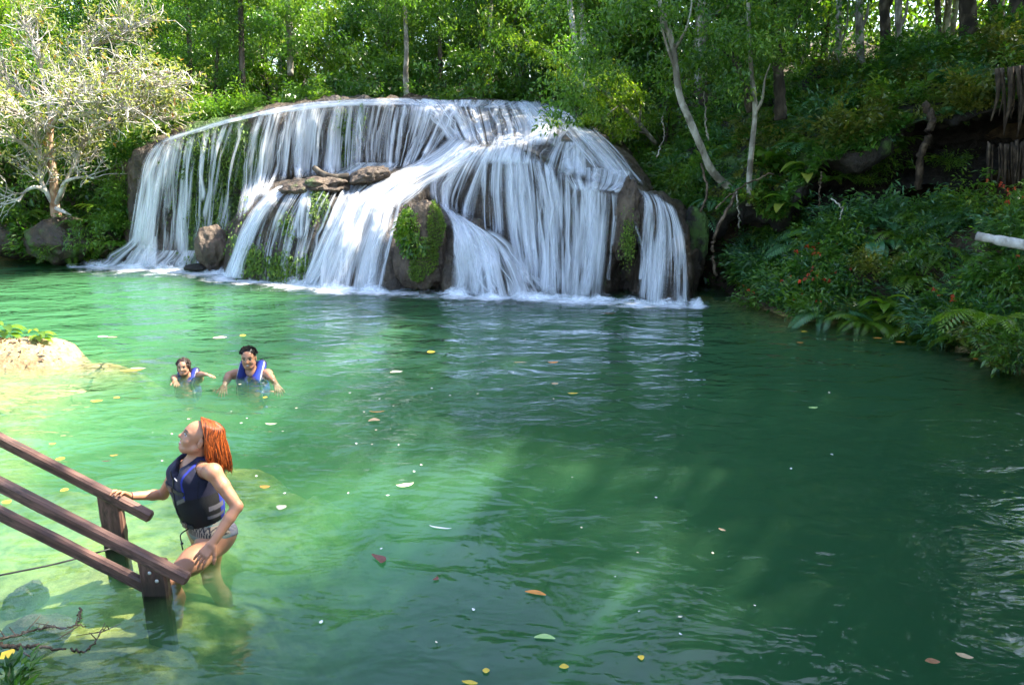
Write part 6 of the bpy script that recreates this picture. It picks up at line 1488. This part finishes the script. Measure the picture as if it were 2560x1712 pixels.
# hair
def hair_obj(parent, seed, roots, guide, nS, rad, cols, name='hair', base=None):
    rr = np.random.default_rng(seed); mb = MB()
    if base is not None:
        c = np.tile(np.array(cols[0]), (len(base[0]), 1)); mb.add(at_origin(parent, base[0]), base[1], cr=c[:, 0], cg=c[:, 1], cb=c[:, 2])
    for k in range(nS):
        P = guide(rr, k); t = rr.random(); c = np.array(cols[0]) * (1 - t) + np.array(cols[1]) * t; c = c * (0.55 + 0.9 * rr.random())
        tube(mb, at_origin(parent, P), rad * np.interp(np.linspace(0, 1, len(P)), [0, 0.2, 0.8, 1], [0.7, 1, 0.9, 0.35]) * (0.7 + 0.6 * rr.random()), 5, cr=c[0], cg=c[1], cb=c[2])
    return mb.build(name, M['hair'], parent)
HB = SDF(np.array([-2.35, 4.05, 0.55]), np.array([-1.6, 4.80, 1.05]), 0.006)
hp = lambda a, c, b: Mh + fh * a + rh * c + uh * b
nearside = -1 if rh[1] > 0 else 1
HB.ell(hp(-0.020, 0, 0.062), np.stack([fh, rh, uh]), (0.086, 0.074, 0.079), 0.01)
HB.chain([hp(-0.060, 0, 0.045), K(530, 1100, 4.43), K(541, 1140, 4.42), K(548, 1160, 4.42)], [0.066, 0.058, 0.040, 0.022], 0.02)
HB.ell(hp(0.085, 0, 0.01), np.stack([fh, rh, uh]), (0.060, 0.09, 0.088), 0.01, True)
Vh, Fh = HB.mesh()
def guide(rr, k):
    ph = math.radians(rr.uniform(88, 235)); ps = nearside * math.sin(ph)
    rad = 1.0 + 0.10 * rr.random()
    root = hp(0.045 - 0.085 * rr.random(), 0.004 * rr.normal() + 0.012 * ps, 0.146 + 0.006 * rr.random())
    bk = max(0.0, -math.cos(ph))
    side = hp((0.088 + 0.028 * bk) * math.cos(ph) * rad - 0.018, 0.086 * ps * rad, 0.060)
    up_ = (root + side) / 2 + nrm((root + side) / 2 - hp(-0.02, 0, 0.05)) * 0.026 * rad
    zend = K(500, 1150 + 24 * bk + 8 * rr.normal(), 4.4)[2]
    low = side.copy(); low[2] = 0.45 * side[2] + 0.55 * zend; low += np.array([0.012 * bk, 0, 0]) + rr.normal(size=3) * 0.004
    end = low.copy(); end[2] = zend; end += np.array([0.022 * bk - 0.004, 0.006 * rr.normal(), 0]) + (np.array([Mh[0] + 0.09, Mh[1], 0]) - np.array([low[0], low[1], 0])) * 0.12
    P = spline([root, up_, side, low, end], 20); P[5:] += np.cumsum(rr.normal(size=(15, 3)) * 0.0008, 0); return P
hair_obj(woman, 3, None, guide, 1100, 0.0027, [(0.05, 0.012, 0.005), (0.46, 0.10, 0.014)], base=(Vh, Fh))

# ---------------------------------------------------------------- swimmers
def swimmer(px, Y, head_px, label, s, skin, hairc, arms, fx, vestc, curly=0.0, seed=1):
    o_ = G(px, 932); o_[1] = Y; root = empty('person', (W(px, 932, Y)[0], Y, 0.0)); tag(root, label, 'person')
    Mh = W(head_px[0], head_px[1], Y - 0.02); f, r, u = frame(np.array(fx)); nb = np.array([Mh[0] + 0.0, Y + 0.035, Mh[2] - 0.125 * s])
    c0 = np.array(root.location)
    S = SDF(np.array([c0[0] - 0.62, Y - 0.5, -0.5]), np.array([c0[0] + 0.62, Y + 0.35, Mh[2] + 0.2]), 0.0065)
    head(S, Mh, f, r, u, s, False, nb, 0.055 * s)
    ax = np.eye(3); shz = nb[2] - 0.055 * s; shL = np.array([nb[0] - 0.175 * s, Y + 0.03, shz]); shR = np.array([nb[0] + 0.175 * s, Y + 0.03, shz])
    S.cap(nb - [0, 0, 0.05 * s], shL, 0.055 * s, 0.052 * s, 0.04); S.cap(nb - [0, 0, 0.05 * s], shR, 0.055 * s, 0.052 * s, 0.04)
    S.ell(nb - np.array([0, -0.0, 0.25 * s]), ax, np.array([0.17, 0.11, 0.24]) * s, 0.05)
    for sh, (e, w_, hd, th) in zip((shL, shR), arms):
        S.chain([sh, sh * .5 + e * .5, e], [0.052 * s, 0.046 * s, 0.040 * s], 0.03); S.chain([e, e * .65 + w_ * .35, w_], [0.040 * s, 0.040 * s, 0.027 * s], 0.02)
        hand(S, w_, nrm(hd), np.array([0, -0.3, -1.0]), 0.06, (0.15, 0.2, 0.2), th, s)
    V, F = S.mesh(); col = np.tile(np.array(skin), (len(V), 1)); head_color(V, col, Mh, f, r, u, s, hairc, (0.36, 0.12, 0.10)); build_sdf('body', V, F, col, 'skin', root)
    vol0 = S.v
    T = like(S)
    for sg in (-1, 1):
        T.cap(nb + np.array([0.100 * sg * s, 0.07, 0.045 * s]), nb + np.array([0.088 * sg * s, -0.10, -0.10 * s]), 0.050 * s, 0.062 * s, 0.03)
    T.ell(nb - np.array([0, 0.01, 0.24 * s]), ax, np.array([0.185, 0.165, 0.20]) * s, 0.05)
    T.cap(nb + np.array([-0.09 * s, 0.10, 0.03 * s]), nb + np.array([0.09 * s, 0.10, 0.03 * s]), 0.04 * s, 0.04 * s, 0.03)
    T.cap(nb + np.array([0, -0.20, 0.12]), nb + np.array([0, -0.10, -0.11 * s]), 0.06 * s, 0.022 * s, 0.015, True)
    vol = np.maximum(T.v, -(vol0 - 0.003)); V, F = T.mesh(vol); q = V - nb; col = np.tile(np.array(vestc), (len(V), 1))
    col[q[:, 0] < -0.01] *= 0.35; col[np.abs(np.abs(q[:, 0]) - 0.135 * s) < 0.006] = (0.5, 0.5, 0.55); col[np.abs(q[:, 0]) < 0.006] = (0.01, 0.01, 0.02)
    col[(q[:, 1] > 0.05)] = np.array([0.02, 0.02, 0.05])
    build_sdf('life_vest', V, F, col, 'cloth', root)
    H = like(S); hp = lambda a, c, b: Mh + s * (f * a + r * c + u * b); A = np.stack([f, r, u])
    H.ell(hp(-0.012, 0, 0.068), A, np.array([0.096, 0.080, 0.082]) * s, 0.01)
    if curly: 
        for sg in (-1, 1): H.cap(hp(-0.01, 0.070 * sg, 0.05), hp(0.0, 0.078 * sg, -0.035), 0.024 * s, 0.02 * s, 0.02)
    H.ell(hp(0.085, 0, 0.018 if not curly else 0.02), A, np.array([0.06, 0.07, 0.072]) * s, 0.012, True)
    H.cap(hp(0.05, -0.1, -0.02), hp(0.05, 0.1, -0.02), 0.055 * s, 0.055 * s, 0.01, True) if not curly else None
    Vh, Fh = H.mesh()
    def gd(rr, k):
        a = rr.normal(size=3); a[2] = abs(a[2]) + 0.1; q = nrm(a); base = hp(-0.012 + 0.094 * q[0] * (1 if q[0] < 0.2 else 0.75), 0.080 * q[1], 0.066 + 0.082 * q[2]); d = s * (f * q[0] * 0.3 + r * q[1] + u * q[2])
        n = 7; return base + d * np.linspace(-0.005, 0.018 + 0.012 * rr.random(), n)[:, None] + (f * 0.02 - u * (0.03 if curly else 0.005)) * (np.linspace(0, 1, n)[:, None] ** 2) + rr.normal(size=(n, 3)) * 0.003 * curly
    hair_obj(root, seed, None, gd, 170, 0.006, [hairc, tuple(x * 1.8 for x in hairc)], base=(Vh, Fh))
    root.location.z -= 0.03
    return root
YM = 8.30
w_ = lambda px, py, Y: W(px, py, Y)
swimmer(621, YM, (622, 893), 'dark-haired man in a blue life vest swimming with arms spread to both sides', 1.03, (0.36, 0.17, 0.095), (0.010, 0.008, 0.007),
        [(w_(572, 932, YM - .05), w_(560, 958, YM - .22), np.array([0.2, -0.9, -0.3]), -1), (w_(670, 930, YM - .05), w_(690, 955, YM - .20), np.array([0.4, -0.8, -0.4]), 1)], (0.12, -1, -0.04), (0.02, 0.045, 0.34), 0.0, 5)
swimmer(459, YM, (459, 914), 'curly-haired child in a navy life vest swimming beside the man', 0.80, (0.42, 0.21, 0.125), (0.03, 0.017, 0.011),
        [(w_(434, 938, YM - .06), w_(436, 946, YM - .2), np.array([0.5, -0.7, -0.1]), -1), (w_(496, 930, YM - .06), w_(512, 929, YM - .16), np.array([0.9, -0.4, -0.05]), 1)], (0.10, -1, 0.0), (0.025, 0.04, 0.30), 1.0, 6)
